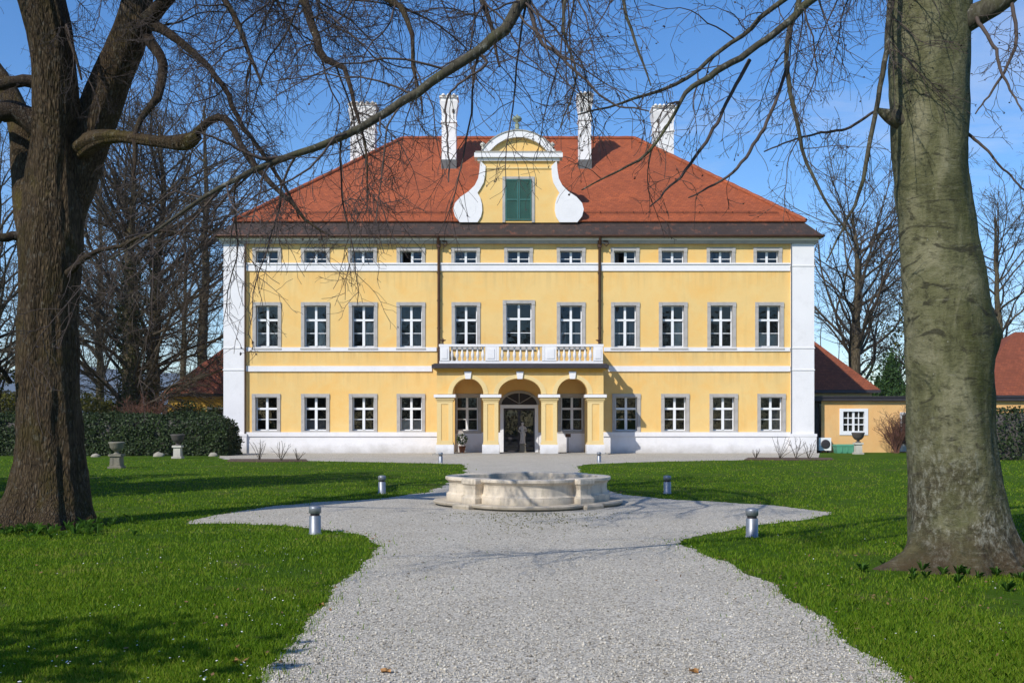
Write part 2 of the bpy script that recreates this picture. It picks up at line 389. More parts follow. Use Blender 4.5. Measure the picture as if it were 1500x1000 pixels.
class MB:
    def __init__(s, origin=(0, 0, 0)):
        s.v = []; s.f = []; s.mi = []; s.sm = []; s.o = np.array(origin, float)
    def add(s, vs, fs, mi=0, smooth=False):
        n = len(s.v)
        s.v += [tuple(np.asarray(p, float) - s.o) for p in vs]
        s.f += [tuple(i + n for i in f) for f in fs]; s.mi += [mi] * len(fs); s.sm += [smooth] * len(fs)
    def box(s, x0, x1, y0, y1, z0, z1, mi=0):
        vs = [(x, y, z) for z in (z0, z1) for y in (y0, y1) for x in (x0, x1)]
        s.add(vs, [(0, 2, 3, 1), (4, 5, 7, 6), (0, 1, 5, 4), (2, 6, 7, 3), (0, 4, 6, 2), (1, 3, 7, 5)], mi)
    def taper(s, cx, cy, prof, mi=0):
        """stack of rectangles: prof = [(hx,hy,z)...]"""
        vs = []
        for hx, hy, z in prof: vs += [(cx - hx, cy - hy, z), (cx + hx, cy - hy, z), (cx + hx, cy + hy, z), (cx - hx, cy + hy, z)]
        fs = [(3, 2, 1, 0)]
        for i in range(len(prof) - 1):
            a = 4 * i
            for k in range(4): fs.append((a + k, a + (k + 1) % 4, a + 4 + (k + 1) % 4, a + 4 + k))
        a = 4 * (len(prof) - 1); fs.append((a, a + 1, a + 2, a + 3))
        s.add(vs, fs, mi)
    def prism(s, poly, y0, y1, mi=0, smooth=False):
        """poly in (x,z), extruded along y"""
        n = len(poly)
        vs = [(x, y0, z) for x, z in poly] + [(x, y1, z) for x, z in poly]
        s.add(vs, [tuple(range(n)), tuple(range(2 * n - 1, n - 1, -1))], mi)
        s.add(vs, [(i, n + i, n + (i + 1) % n, (i + 1) % n) for i in range(n)], mi, smooth)
    def lathe(s, prof, c=(0, 0, 0), n=20, mi=0, smooth=True):
        vs = []; fs = []
        for r, z in prof:
            for k in range(n):
                a = 2 * math.pi * k / n; vs.append((c[0] + r * math.cos(a), c[1] + r * math.sin(a), c[2] + z))
        for i in range(len(prof) - 1):
            for k in range(n): fs.append((i * n + k, i * n + (k + 1) % n, (i + 1) * n + (k + 1) % n, (i + 1) * n + k))
        s.add(vs, fs, mi, smooth)
        m = (len(prof) - 1) * n
        s.add(vs[-n:], [tuple(range(n))], mi); s.add(vs[:n], [tuple(range(n - 1, -1, -1))], mi)
    def tube(s, pts, rad, n=8, mi=0):
        V, Fq = tubes(np.array([pts], float), np.array([rad], float) if np.ndim(rad) else np.full((1, len(pts)), rad), n)
        s.add(V, [tuple(f) for f in Fq], mi, True)
    def build(s, name, mats, parent=None, loc=(0, 0, 0)):
        me = bpy.data.meshes.new(name); me.from_pydata(s.v, [], s.f)
        for m in (mats if isinstance(mats, (list, tuple)) else [mats]): me.materials.append(m)
        me.polygons.foreach_set('material_index', s.mi); me.polygons.foreach_set('use_smooth', s.sm)
        me.update(); return link(name, me, parent, loc)

def tubes(paths, radii, sides):
    N, Pn, _ = paths.shape
    t = np.gradient(paths, axis=1); t /= np.linalg.norm(t, axis=2, keepdims=True) + 1e-9
    ref = np.where(np.abs(t.mean(1)[:, None, 2:3]) > .8, np.array([1., 0, 0]), np.array([0, 0, 1.]))
    a = np.cross(t, ref); a /= np.linalg.norm(a, axis=2, keepdims=True) + 1e-9
    b = np.cross(t, a)
    ang = np.arange(sides) * 2 * np.pi / sides
    V = paths[:, :, None, :] + radii[:, :, None, None] * (np.cos(ang)[None, None, :, None] * a[:, :, None, :] + np.sin(ang)[None, None, :, None] * b[:, :, None, :])
    base = (np.arange(N) * Pn * sides)[:, None, None]
    i = np.arange(Pn - 1)[None, :, None] * sides; k = np.arange(sides)[None, None, :]; k2 = (k + 1) % sides
    Fq = np.stack([base + i + k, base + i + k2, base + i + sides + k2, base + i + sides + k], -1)
    return V.reshape(-1, 3), Fq.reshape(-1, 4)

def catmull(pts, n):
    p = np.asarray(pts, float); p = np.vstack([2 * p[0] - p[1], p, 2 * p[-1] - p[-2]])
    seg = np.linalg.norm(np.diff(p[1:-1, :3], axis=0), axis=1); cum = np.r_[0, np.cumsum(seg)]
    out = []
    for s in np.linspace(0, cum[-1], n):
        i = min(np.searchsorted(cum, s, 'right') - 1, len(seg) - 1); t = (s - cum[i]) / (seg[i] + 1e-9)
        a, b, c, d = p[i], p[i + 1], p[i + 2], p[i + 3]
        out.append(.5 * ((2 * b) + (c - a) * t + (2 * a - 5 * b + 4 * c - d) * t * t + (3 * b - a - 3 * c + d) * t ** 3))
    return np.array(out)

def grow(par, rad, per_m, ratio, lmin, lmax, ang, Pn, wob, trop, t0=.12, t1=1.0, rfrac=.6, rmin=.003, rlen=.02, rg=None):
    """children of a set of parent paths (N,Pp,3); returns paths and radii"""
    rg = rg or rng
    Pp = par.shape[1]
    L = np.linalg.norm(np.diff(par, axis=1), axis=2).sum(1)
    n = rg.poisson(np.maximum(per_m * L * (t1 - t0), 0))
    idx = np.repeat(np.arange(len(par)), n)
    if len(idx) == 0: return np.zeros((0, Pn, 3)), np.zeros((0, Pn))
    t = rg.uniform(t0, t1, len(idx))
    f = t * (Pp - 1); i = np.minimum(f.astype(int), Pp - 2); w = (f - i)[:, None]
    p = par[idx, i] * (1 - w) + par[idx, i + 1] * w
    r = rad[idx, i] * (1 - w[:, 0]) + rad[idx, i + 1] * w[:, 0]
    tg = par[idx, i + 1] - par[idx, i]; tg /= np.linalg.norm(tg, axis=1, keepdims=True) + 1e-9
    q = rg.normal(size=(len(idx), 3)); q -= (q * tg).sum(1, keepdims=True) * tg; q /= np.linalg.norm(q, axis=1, keepdims=True) + 1e-9
    a = R(1) * (ang + rg.normal(0, 11, len(idx)))[:, None]
    d = np.cos(a) * tg + np.sin(a) * q
    ln = np.clip(L[idx] * ratio * (1 - .5 * t) * rg.uniform(.55, 1.25, len(idx)), lmin, lmax)
    r0 = np.minimum(r * rfrac, np.maximum(ln * rlen, rmin))
    r0 = np.maximum(r0, rmin)
    path = np.zeros((len(idx), Pn, 3)); path[:, 0] = p
    st = (ln / (Pn - 1))[:, None]; tr = np.asarray(trop, float)
    bend = rg.normal(0, wob * .3, size=d.shape)
    for k in range(1, Pn):
        d = d + rg.normal(0, wob, size=d.shape) + bend * .35 + tr
        d /= np.linalg.norm(d, axis=1, keepdims=True)
        path[:, k] = path[:, k - 1] + d * st
    s = np.linspace(0, 1, Pn)[None]
    return path, np.maximum(r0[:, None] * (1 - .72 * s), rmin * .7)

def bundle(name, sets, mat, parent, sides, origin, smooth=True):
    """several (paths, radii) sets as one mesh"""
    Vs, Fs, off = [], [], 0
    for (p, r), sd in zip(sets, sides):
        if len(p) == 0: continue
        V, Fq = tubes(p, r, sd)
        Vs.append(V); Fs.append(Fq + off); off += len(V)
    V = np.vstack(Vs) - np.asarray(origin)
    return link(name, mesh_np(name, V, np.vstack(Fs), mat, smooth), parent)

def stem(pts, widths_px, n=56, sides=40, flare=None, lump=.06, seed=0, origin=(0, 0, 0), name='trunk', mat=None, parent=None, knots=(), rib=0.0):
    """thick irregular stem: pts world, radii metres, lumpy skin, root buttresses near the foot"""
    pr = catmull(np.hstack([np.asarray(pts, float), np.asarray(widths_px, float)[:, None]]), n)
    pth, rad = pr[:, :3], pr[:, 3]
    t = np.gradient(pth, axis=0); t /= np.linalg.norm(t, axis=1, keepdims=True)
    V = []
    for i in range(n):
        a = np.cross(t[i], (0, 1, 0.01)); a /= np.linalg.norm(a); b = np.cross(a, t[i])
        for k in range(sides):
            th = 2 * math.pi * k / sides
            q = Vector((math.cos(th) * 1.3 + seed * 7.1, math.sin(th) * 1.3, pth[i][2] * .8 + seed))
            r = rad[i] * (1 + lump * 2 * mnoise.fractal(q, .9, 2.1, 4) + lump * .55 * mnoise.noise(q * 4.5))
            if rib: r *= 1 + .55 * rib * mnoise.noise(Vector((math.cos(th) * 13 + seed, math.sin(th) * 13, pth[i][2] * 1.5))) + rib * mnoise.noise(Vector((math.cos(th) * 5.5 + seed, math.sin(th) * 5.5, pth[i][2] * .5)))
            if flare:
                h = max(pth[i][2], 0)
                for (fa, fw, amp, fh) in flare:
                    dth = (th - fa + math.pi) % (2 * math.pi) - math.pi
                    r += amp * math.exp(-(dth / fw) ** 2) * math.exp(-h / fh)
            d = math.cos(th) * a + math.sin(th) * b
            p = pth[i] + r * d
            for (kp, kr, ka) in knots:
                e = np.linalg.norm(p - np.asarray(kp)); p = p + d * ka * math.exp(-(e / kr) ** 2)
            V.append(p)
    Fq = [(i * sides + k, i * sides + (k + 1) % sides, (i + 1) * sides + (k + 1) % sides, (i + 1) * sides + k) for i in range(n - 1) for k in range(sides)]
    o = link(name, mesh_np(name, np.array(V) - np.asarray(origin), np.array(Fq), mat, True), parent)
    return o, pth, rad

def leaves(pts, size, rg, flat=None, aspect=.6):
    """one small quad per point, random facing; flat = preferred normals"""
    n = len(pts)
    nrm = rg.normal(size=(n, 3))
    if flat is not None: nrm = nrm * .7 + flat
    nrm /= np.linalg.norm(nrm, axis=1, keepdims=True)
    q = rg.normal(size=(n, 3)); a = np.cross(nrm, q); a /= np.linalg.norm(a, axis=1, keepdims=True); b = np.cross(nrm, a)
    s = (size * rg.uniform(.6, 1.3, n))[:, None]
    V = np.stack([pts - a * s, pts - b * s * aspect, pts + a * s, pts + b * s * aspect], 1).reshape(-1, 3)
    return V, np.arange(4 * n).reshape(-1, 4)

# ------------------------------------------------------------------ ground and gravel
def structure(o): o['kind'] = 'structure'; return o

mb = MB(); mb.add([(-900, -60, 0), (900, -60, 0), (900, 2500, 0), (-900, 2500, 0)], [(0, 1, 2, 3)])
structure(mb.build('ground', M['ground']))

def g2(u, v): p = G(u, v); return (p[0], p[1])
left_edge = [(-3.2, -14), (-2.3, -4), (-1.9, 2), g2(385, 1000), g2(425, 940), g2(470, 880), g2(512, 840), g2(548, 812), g2(557, 799), g2(535, 787), g2(500, 779), g2(462, 774), g2(400, 768.5), g2(340, 767), g2(285, 766.5)]
left_back = [g2(285, 763), g2(335, 750), g2(400, 741), g2(460, 736), g2(560, 730), g2(620, 722), g2(655, 710), g2(676, 696), g2(683, 684), g2(676, 679.5), g2(560, 677), g2(440, 674.5), g2(330, 672.5), g2(322, 669.5), (fx(322), 54.9)]
far = [(fx(1200), 54.9)]
right_back = [g2(1202, 670), g2(1190, 672), g2(1090, 673.5), g2(960, 676), g2(862, 679.5), g2(845, 684), g2(850, 696), g2(868, 710), g2(900, 722), g2(960, 730), g2(1060, 735), g2(1140, 741), g2(1215, 750)]
right_edge = [g2(1200, 756), g2(1140, 766), g2(1085, 774), g2(1040, 782), g2(1003, 790), g2(993, 798), g2(1010, 806), g2(1060, 822), g2(1105, 842), g2(1145, 866), g2(1190, 898), g2(1245, 935), g2(1290, 966), g2(1330, 1000), (2.95, 4), (3.6, -4), (4.5, -14)]
outline = left_edge + left_back + far + right_back + right_edge
poly = []
for i, a in enumerate(outline):
    b = outline[(i + 1) % len(outline)]
    a = np.array(a); b = np.array(b); L = np.linalg.norm(b - a); near = a[1] < 30
    straight = (a[1] > 54 or b[1] > 54 or a[1] < -13)
    n = 1 if straight else max(2, int(L / (.05 if near else .25)))
    nrm = np.array([-(b - a)[1], (b - a)[0]]) / (L + 1e-9)
    for k in range(n):
        p = a + (b - a) * k / n
        if not straight:
            q = Vector((p[0] * 1.1, p[1] * 1.1, 3.3)); amp = min(.17, .05 + .006 * p[1])
            off = amp * mnoise.noise(q * .9) * 1.3 + .5 * amp * mnoise.noise(q * 5.1) + .3 * amp * mnoise.noise(q * 17)
            p = p + nrm * off
        poly.append(tuple(p))
POLY = np.array(poly)
mb = MB(); mb.add([(x, y, .004) for x, y in poly], [tuple(range(len(poly)))])
structure(mb.build('gravel_path', M['gravel']))

def inside(px, py):
    res = np.zeros(len(px), bool)
    x0, y0 = POLY[:, 0], POLY[:, 1]; x1, y1 = np.roll(x0, -1), np.roll(y0, -1)
    for a, b, c, d in zip(x0, y0, x1, y1):
        if b == d: continue
        m = ((b > py) != (d > py)); m2 = px[m] < (c - a) * (py[m] - b) / (d - b) + a
        ii = np.nonzero(m)[0][m2]; res[ii] = ~res[ii]
    return res

# soil beds along the wall
def bed(u0, u1, v0, v1):
    p = [g2(u0, v0), g2(u1, v0 + .4), g2(u1 + 4, v1), g2((u0 + u1) / 2, v1 + .6), g2(u0 - 6, v1)]
    mb = MB(); mb.add([(x, y, .03) for x, y in p] + [(x, y, -.02) for x, y in p], [(0, 1, 2, 3, 4)] + [(i, (i + 1) % 5, 5 + (i + 1) % 5, 5 + i) for i in range(5)])
    structure(mb.build('soil_bed', M['soil']))
bed(338, 448, 672.5, 676.0)
bed(1096, 1218, 670.5, 673.6)

# far hills
hv, hf = [], []
nx = 90
for i in range(nx + 1):
    x = -2600 + 5200 * i / nx
    h = 70 + 70 * mnoise.fractal(Vector((x * .0011 + 3, 1.3, 0)), .9, 2, 4) + 90 * math.exp(-((x + 1080) / 420) ** 2)
    for y, k in ((2000, 0.0), (2250, .55), (2600, 1.0), (3200, .6)):
        hv.append((x, y, -5 + max(h, 20) * k))
for i in range(nx):
    for k in range(3): a = i * 4 + k; hf.append((a, a + 4, a + 5, a + 1))
mb = MB(); mb.add(hv, hf, 0, True); structure(mb.build('hills', M['hill']))

# ------------------------------------------------------------------ the mansion
MO = np.array([fx(760), FD, 0.0])
house = empty('mansion', MO, 'large yellow three-storey mansion with white trim, red hipped roof and arched porch', 'mansion')
def hb(): return MB(MO)
XL, XR, YB = fx(330), fx(1190), 71.9

row1 = [391, 462, 532, 602, 682.5, 760, 836.5, 916, 986, 1057, 1127]
row0 = [390, 462, 532, 602, 684, None, 838, 917.5, 989, 1060, 1130]
row2 = [391, 462, 531, 602, 682, 759.5, 836.5, 915.5, 985.5, 1056, 1124.5]
W1, W0, W2, WD = fx(407) - fx(374), fx(406.5) - fx(374), fx(407.5) - fx(374.5), fx(779) - fx(741)
H1, H0, H2 = fz(447) - fz(508.5), fz(581) - fz(631), fz(367) - fz(390)
Z1, Z0, Z2 = fz(508.5), fz(631), fz(390)
openings = [(fx(u), Z1, W1, H1) for u in row1 if u != 760] + [(fx(u), Z0, W0, H0) for u in row0 if u] + [(fx(u), Z2, W2, H2) for u in row2]
openings.append((fx(760), fz(509), WD, fz(444) - fz(509)))
DX, DW, DH = fx(760.5), fx(785) - fx(736), fz(596)
openings.append((DX, 0.0, DW, DH))

def grid_wall(mb, x0, x1, z0, z1, y, holes):
    xs = sorted({x0, x1, *[h[0] - h[2] / 2 - .05 for h in holes], *[h[0] + h[2] / 2 + .05 for h in holes]})
    zs = sorted({z0, z1, *[max(z0, h[1] - .05) for h in holes], *[h[1] + h[3] + .05 for h in holes]})
    for i in range(len(xs) - 1):
        for j in range(len(zs) - 1):
            cx, cz = (xs[i] + xs[i + 1]) / 2, (zs[j] + zs[j + 1]) / 2
            if any(abs(cx - h[0]) < h[2] / 2 + .05 and h[1] - .05 < cz < h[1] + h[3] + .05 for h in holes): continue
            mb.add([(xs[i], y, zs[j]), (xs[i + 1], y, zs[j]), (xs[i + 1], y, zs[j + 1]), (xs[i], y, zs[j + 1])], [(0, 1, 2, 3)])
mb = hb(); grid_wall(mb, XL, XR, 0, fz(345), FD, openings); mb.build('facade_wall', M['yellow'], house)
for x in (XL, XR):
    mb = hb(); mb.add([(x, FD, 0), (x, YB, 0), (x, YB, fz(345)), (x, FD, fz(345))], [(0, 1, 2, 3)]); mb.build('side_wall', M['yellow'], house)
mb = hb(); mb.add([(XL, YB, 0), (XR, YB, 0), (XR, YB, fz(345)), (XL, YB, fz(345))], [(0, 3, 2, 1)]); mb.build('rear_wall', M['yellow'], house)
mb = hb()
for z in (.25, 4.75, 9.3): mb.box(XL + .05, XR - .05, FD + .45, FD + 5, z - .2, z)
mb.box(XL + .05, XR - .05, FD + 5.001, FD + 5.1, 0, 11.5)
for x in np.linspace(XL + .05, XR - .05, 7): mb.box(x - .001, x + .15, FD + .3, FD + 4.98, .3, 11.4)
mb.build('interior', M['room'], house)

# plinth, pilasters, bands, cornice
px0, px3 = fx(641), fx(883)
mb = hb()
for a, b in ((fx(361), px0 - .02), (px3 + .02, fx(1157))):
    mb = hb(); mb.box(a, b, FD - .10, FD - .002, -.1, fz(639)); mb.box(a, b, FD - .16, FD - .002, fz(638.9), fz(632.6)); mb.build('plinth', M['white'], house)
mb = hb(); mb.box(px0, DX - DW / 2 - .1, FD - .08, FD - .002, 0, fz(633)); mb.build('plinth', M['white'], house)
mb = hb(); mb.box(DX + DW / 2 + .1, px3, FD - .08, FD - .002, 0, fz(633))
mb.build('plinth', M['white'], house)
for a, b, s in ((XL - .06, fx(360), -1), (fx(1158), XR + .06, 1)):
    mb = hb(); mb.box(a, b, FD - .14, FD + .9, fz(639), fz(357.5))
    for v in (509, 541, 389): mb.box(a - .03, b + .03, FD - .17, FD + .92, fz(v + 1.6), fz(v))
    mb.box(a - .10, b + .10, FD - .24, FD + .95, -.1, fz(639.2))
    mb.box(a - .12, b + .12, FD - .26, FD + .97, fz(639.1), fz(635))
    mb.build('corner_pilaster', M['white'], house)
for v0, v1, pr in ((387.6, 397, .07), (508.6, 514.5, .07), (536, 544, .08)):
    mb = hb(); a, b = fx(361), fx(1157)
    if v0 > 530:
        mb.box(a, px0 - .3, FD - pr, FD - .002, fz(v1), fz(v0)); mb.build('string_course', M['white'], house); mb = hb(); mb.box(px3 + .3, b, FD - pr, FD - .002, fz(v1), fz(v0))
    elif v0 > 500:
        mb.box(a, px0 - .05, FD - pr, FD - .002, fz(v1), fz(v0)); mb.build('string_course', M['white'], house); mb = hb(); mb.box(px3 + .05, b, FD - pr, FD - .002, fz(v1), fz(v0))
    else:
        mb.box(a, b, FD - pr, FD - .002, fz(v1), fz(v0)); mb.box(a, b, FD - pr - .05, FD - .002, fz(v0 - .01), fz(v0 - 2.2))
    mb.build('string_course', M['white'], house)
def ring(mb, d0, z0, z1, mi=0):
    mb.box(XL - d0, XR + d0, FD - d0, FD - .001, z0, z1, mi); mb.box(XL - d0, XR + d0, YB + .001, YB + d0, z0, z1, mi)
    mb.box(XL - d0, XL - .001, FD, YB, z0, z1, mi); mb.box(XR + .001, XR + d0, FD, YB, z0, z1, mi)
mb = hb(); ring(mb, .2, fz(357.5), fz(353)); ring(mb, .27, fz(352.99), fz(350.2), 1); ring(mb, .40, fz(350.19), fz(346.6)); mb.build('cornice', [M['cornice'], M['white']], house)

# roof: steep brown skirt at the eaves, red tiles above
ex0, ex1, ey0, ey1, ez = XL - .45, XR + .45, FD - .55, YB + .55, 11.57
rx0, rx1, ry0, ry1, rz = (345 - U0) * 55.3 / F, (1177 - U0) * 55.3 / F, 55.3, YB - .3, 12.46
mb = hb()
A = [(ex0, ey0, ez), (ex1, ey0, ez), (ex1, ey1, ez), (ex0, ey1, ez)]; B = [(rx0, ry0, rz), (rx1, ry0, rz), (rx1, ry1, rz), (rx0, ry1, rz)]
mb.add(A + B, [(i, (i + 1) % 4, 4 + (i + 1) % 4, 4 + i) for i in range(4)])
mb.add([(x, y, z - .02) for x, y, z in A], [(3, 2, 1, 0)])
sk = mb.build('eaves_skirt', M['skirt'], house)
mb = hb()
for a, b in ((A[0], A[1]), (A[1], A[2]), (A[3], A[0])): mb.tube([a, b], .075, 8)
mb.build('gutter', M['copper'], house)
yr = (ry0 + ry1) / 2; inset = yr - ry0; rgz = 19.21
r0, r1 = (rx0 + inset, yr, rgz), (rx1 - inset, yr, rgz)
e = .10
Bq = [(rx0 - e, ry0 - e, rz + .03), (rx1 + e, ry0 - e, rz + .03), (rx1 + e, ry1 + e, rz + .03), (rx0 - e, ry1 + e, rz + .03)]
mb = hb(); mb.add(Bq + [r0, r1], [(0, 1, 5, 4), (1, 2, 5), (2, 3, 4, 5), (3, 0, 4), (3, 2, 1, 0)])
roof = mb.build('roof', M['roof'], house)
mb = hb()
for a, b in ((Bq[0], r0), (Bq[1], r1), (Bq[2], r1), (Bq[3], r0), (r0, r1)):
    n = 28; a = np.array(a); b = np.array(b)
    mb.tube([a + (b - a) * k / n + (0, 0, .02) for k in range(n + 1)], [.12 + .02 * (k % 2) for k in range(n + 1)], 8)
mb.tube([Bq[0], Bq[1]], .06, 8)
mb.build('ridge_tiles', M['roof'], roof)
sl_ = (rgz - Bq[0][2]) / (yr - Bq[0][1])
for xa, xb in ((rx0 + 1.2, fx(662)), (fx(857), rx1 - 1.2)):                 # snow guard rails a little above the eaves
    mb = hb()
    for dy in (.55, .68): mb.tube([(xa, Bq[0][1] + dy, Bq[0][2] + dy * sl_ + .10), (xb, Bq[0][1] + dy, Bq[0][2] + dy * sl_ + .10)], .013, 6)
    for x in np.arange(xa, xb, .9): mb.tube([(x, Bq[0][1] + .75, Bq[0][2] + .75 * sl_), (x, Bq[0][1] + .55, Bq[0][2] + .55 * sl_ + .16)], .02, 5)
    mb.build('snow_guard', M['copper'], roof)

def chimney(u0, u1, vt, d, ztop_base, side):
    x0, x1 = (u0 - U0) * d / F, (u1 - U0) * d / F; w = x1 - x0; cx = (x0 + x1) / 2
    zt = EYE - (vt - V0) * d / F; hw = w / 2; hy = .42 if not side else .5; cy = d + hy
    mb = hb(); s = zt - 1.45
    mb.taper(cx, cy, [(hw, hy, ztop_base - 1.2), (hw, hy, s - .12), (hw + .05, hy + .05, s - .10), (hw + .05, hy + .05, s), (hw, hy, s + .02), (hw, hy, zt - 1.0)])
    c = mb.build('chimney', M['chimney'], roof)
    mb = hb(); f = 1.0
    mb.taper(cx, cy, [(hw, hy, zt - .999), (hw + .02, hy + .02, zt - .9), (hw + .10, hy + .10, zt - .42), (hw + .12, hy + .12, zt - .30), (hw + .06, hy + .06, zt - .29), (hw + .06, hy + .06, zt - .12), (hw + .14, hy + .14, zt - .10), (hw + .14, hy + .14, zt - .02)])
    n = 5 if side else 3
    for k in range(n):                                                     # little scalloped crest between the flue mouths
        xx = cx - hw - .05 + (w + .1) * (k + .5) / n
        for yy in (cy - hy - .18, cy + hy + .18): mb.lathe([(.10, 0), (.11, .05), (.07, .10), (.02, .12)], (xx, yy, zt - .02), 8)
    for sx in (-1, 1): mb.box(cx + sx * hw * .62 - .06, cx + sx * hw * .62 + .06, cy - hy - .075, cy - hy - .03, zt - .98, zt - .78, 1)
    mb.build('chimney_cap', [M['chimney'], M['bowl']], c)
    mb = hb(); mb.box(cx - hw - .1, cx + hw + .1, cy - hy - .1, cy + hy + .1, zt - .019, zt + .04); mb.build('copper_lid', M['verdigris'], c)
    if not side:
        mb = hb(); zf = EYE - (236 - V0) * d / F
        mb.box(x0 - .03, x1 + .03, cy - hy - .05, cy + hy, zf - .5, zf + .08); mb.build('flashing', M['lead'], c)
chimney(647, 668, 141, 60.2, 17.2, False)
chimney(848, 866, 138, 60.2, 17.2, False)
chimney(513, 549, 152, 62.8, 16.5, True)
chimney(958, 987, 156, 62.8, 17.0, True)

# windows ----------------------------------------------------------------------
def window_frame(mb, w, h, style):
    hw = w / 2 - .018; y0, y1 = .25, .31
    if style == 'small':
        b, m = .045, .06
        mb.box(-hw, hw, y0, y1, .018, b); mb.box(-hw, hw, y0, y1, h - b, h - .018)
        mb.box(-hw, -hw + b, y0, y1, b, h - b); mb.box(hw - b, hw, y0, y1, b, h - b)
        mb.box(-m, m, y0 - .03, y1, b, h - b)
        for s in (-1, 1): mb.box(min(s * m, s * (hw - b)), max(s * m, s * (hw - b)), y0 + .02, y1 - .01, h * .5 - .018, h * .5 + .018)
    elif style == 'open':
        b, m = .05, .055
        mb.box(-hw, hw, y0, y1, .018, b); mb.box(-hw, hw, y0, y1, h - b, h - .018)
        mb.box(-hw, -hw + .03, y0, y1, b, h - b); mb.box(hw - b, hw, y0, y1, b, h - b)
        mb.box(-.02, 2 * m, y0 - .03, y1, b, h - b); mb.box(2 * m, hw - b, y0 + .02, y1 - .01, h * .5 - .018, h * .5 + .018)
        mb.box(-hw + .035, -hw + .08, y1, y1 + hw * .9, b, h - b)                # the leaf swung inwards
    else:
        b, m, t = .05, .07, h * .655
        mb.box(-hw, hw, y0, y1, .018, b + .03); mb.box(-hw, hw, y0, y1, h - b, h - .018)
        mb.box(-hw, -hw + b, y0, y1, b + .03, h - b); mb.box(hw - b, hw, y0, y1, b + .03, h - b)
        mb.box(-hw + b, hw - b, y0 - .05, y1, t - .06, t + .05)
        mb.box(-m, m, y0 - .035, y1, b + .03, t - .06); mb.box(-m * .85, m * .85, y0 - .035, y1, t + .05, h - b)
        z = t * .52
        for s in (-1, 1): mb.box(min(s * m, s * (hw - b)), max(s * m, s * (hw - b)), y0 + .02, y1 - .01, z - .017, z + .017)

def make_window(style, w, h, name='window'):
    mb = MB(); window_frame(mb, w, h, style); fr = mb.build(name, M['frame'], house)
    mb = MB(); o, i = .165, .015; hw = w / 2; ya, yb = -.045, .34
    bt = .13 if style == 'tall' else .03
    mb.box(-hw - o, -hw + i, ya, yb, -bt, h + o); mb.box(hw - i, hw + o, ya, yb, -bt, h + o)
    mb.box(-hw + i, hw - i, ya, yb, h - i, h + o); mb.box(-hw + i, hw - i, ya, yb, -bt, i)
    if style == 'tall': mb.box(-hw - o - .03, hw + o + .03, ya - .05, ya - .001, -bt, -bt + .075)
    for s in (-1, 1): mb.box(s * (hw + o * .5) - .015 - o * .45, s * (hw + o * .5) + .015 + o * .45, ya - .02, ya - .001, h - .1, h + o - .02)
    mb.build('stone_surround', M['grey'], fr)
    mb = MB(); a = w / 2 - .03; x0 = .05 if style == 'open' else -a
    mb.add([(x0, .28, .03), (a, .28, .03), (a, .28, h - .03), (x0, .28, h - .03)], [(0, 1, 2, 3)]); mb.build('pane', M['glass'], fr)
    return fr
def curtain(fr, w, h, mode, mat):
    mb = MB()
    spans = {'both': ((-w / 2 + .05, -w * .2), (w * .2, w / 2 - .05)), 'right': ((w * .06, w / 2 - .05),), 'left': ((-w / 2 + .05, -.05),), 'full': ((-w / 2 + .05, w / 2 - .05),), 'low': ((-w / 2 + .05, w / 2 - .05),)}[mode]
    top = h * (.32 if mode == 'low' else .97 if mode == 'full' else .6)
    for a, b in spans:
        n = 14
        vs = []
        for k in range(n + 1):
            x = a + (b - a) * k / n; y = .38 + .022 * math.sin(k * 2.3)
            vs += [(x, y, .05), (x, y, top)]
        mb.add(vs, [(2 * k, 2 * k + 2, 2 * k + 3, 2 * k + 1) for k in range(n)], 0, True)
    mb.build('curtain', mat, fr)

proto = {}
def put_window(style, key, u, z, w, h):
    if key not in proto: proto[key] = o = make_window(style, w, h)
    else: o = copy_tree(proto[key], house)
    o.location = np.array([fx(u), FD, z]) - MO
    return o
for k, u in enumerate(row1):
    if u == 760: continue
    o = put_window('tall', 'r1', u, Z1, W1, H1)
for k, u in enumerate(row0):
    if u: put_window('tall', 'r0', u, Z0, W0, H0)
for k, u in enumerate(row2):
    st = 'open' if k in (3, 7) else 'small'
    o = put_window(st, 'r2' + st, u, Z2, W2, H2)
kids = [o for o in house.children if o.name.startswith('window')]
def near(u, z): return min(kids, key=lambda o: abs(o.location.x + MO[0] - fx(u)) + 3 * abs(o.location.z - z))
curtain(near(462, Z1), W1, H1, 'right', M['curtain']); curtain(near(532, Z1), W1, H1, 'right', M['curtain']); curtain(near(986, Z1), W1, H1, 'right', M['curtain'])
curtain(near(602, Z1), W1, H1, 'low', M['blind'])
for u in (531, 985.5, 1056): curtain(near(u, Z2), W2, H2, 'full', M['blind'])
curtain(near(391, Z1), W1, H1, 'low', M['blind']); curtain(near(916, Z1), W1, H1, 'both', M['blind']); curtain(near(1127, Z1), W1, H1, 'low', M['curtain']); curtain(near(462, Z0), W0, H0, 'low', M['blind']); curtain(near(602, Z0), W0, H0, 'low', M['curtain']); curtain(near(836.5, Z1), W1, H1, 'both', M['blind'])
curtain(near(1060, Z0), W0, H0, 'right', M['blind']); curtain(near(1130, Z0), W0, H0, 'right', M['blind'])
gw_ = np.random.default_rng(17)
for k_ in kids:
    for ch in k_.children:
        if ch.name.startswith('pane'): ch.rotation_euler = (R(gw_.normal(0, .35)), 0, R(gw_.normal(0, .3)))
o = make_window('tall', WD, fz(444) - fz(509), 'balcony_door'); o.location = np.array([fx(760), FD, fz(509)]) - MO

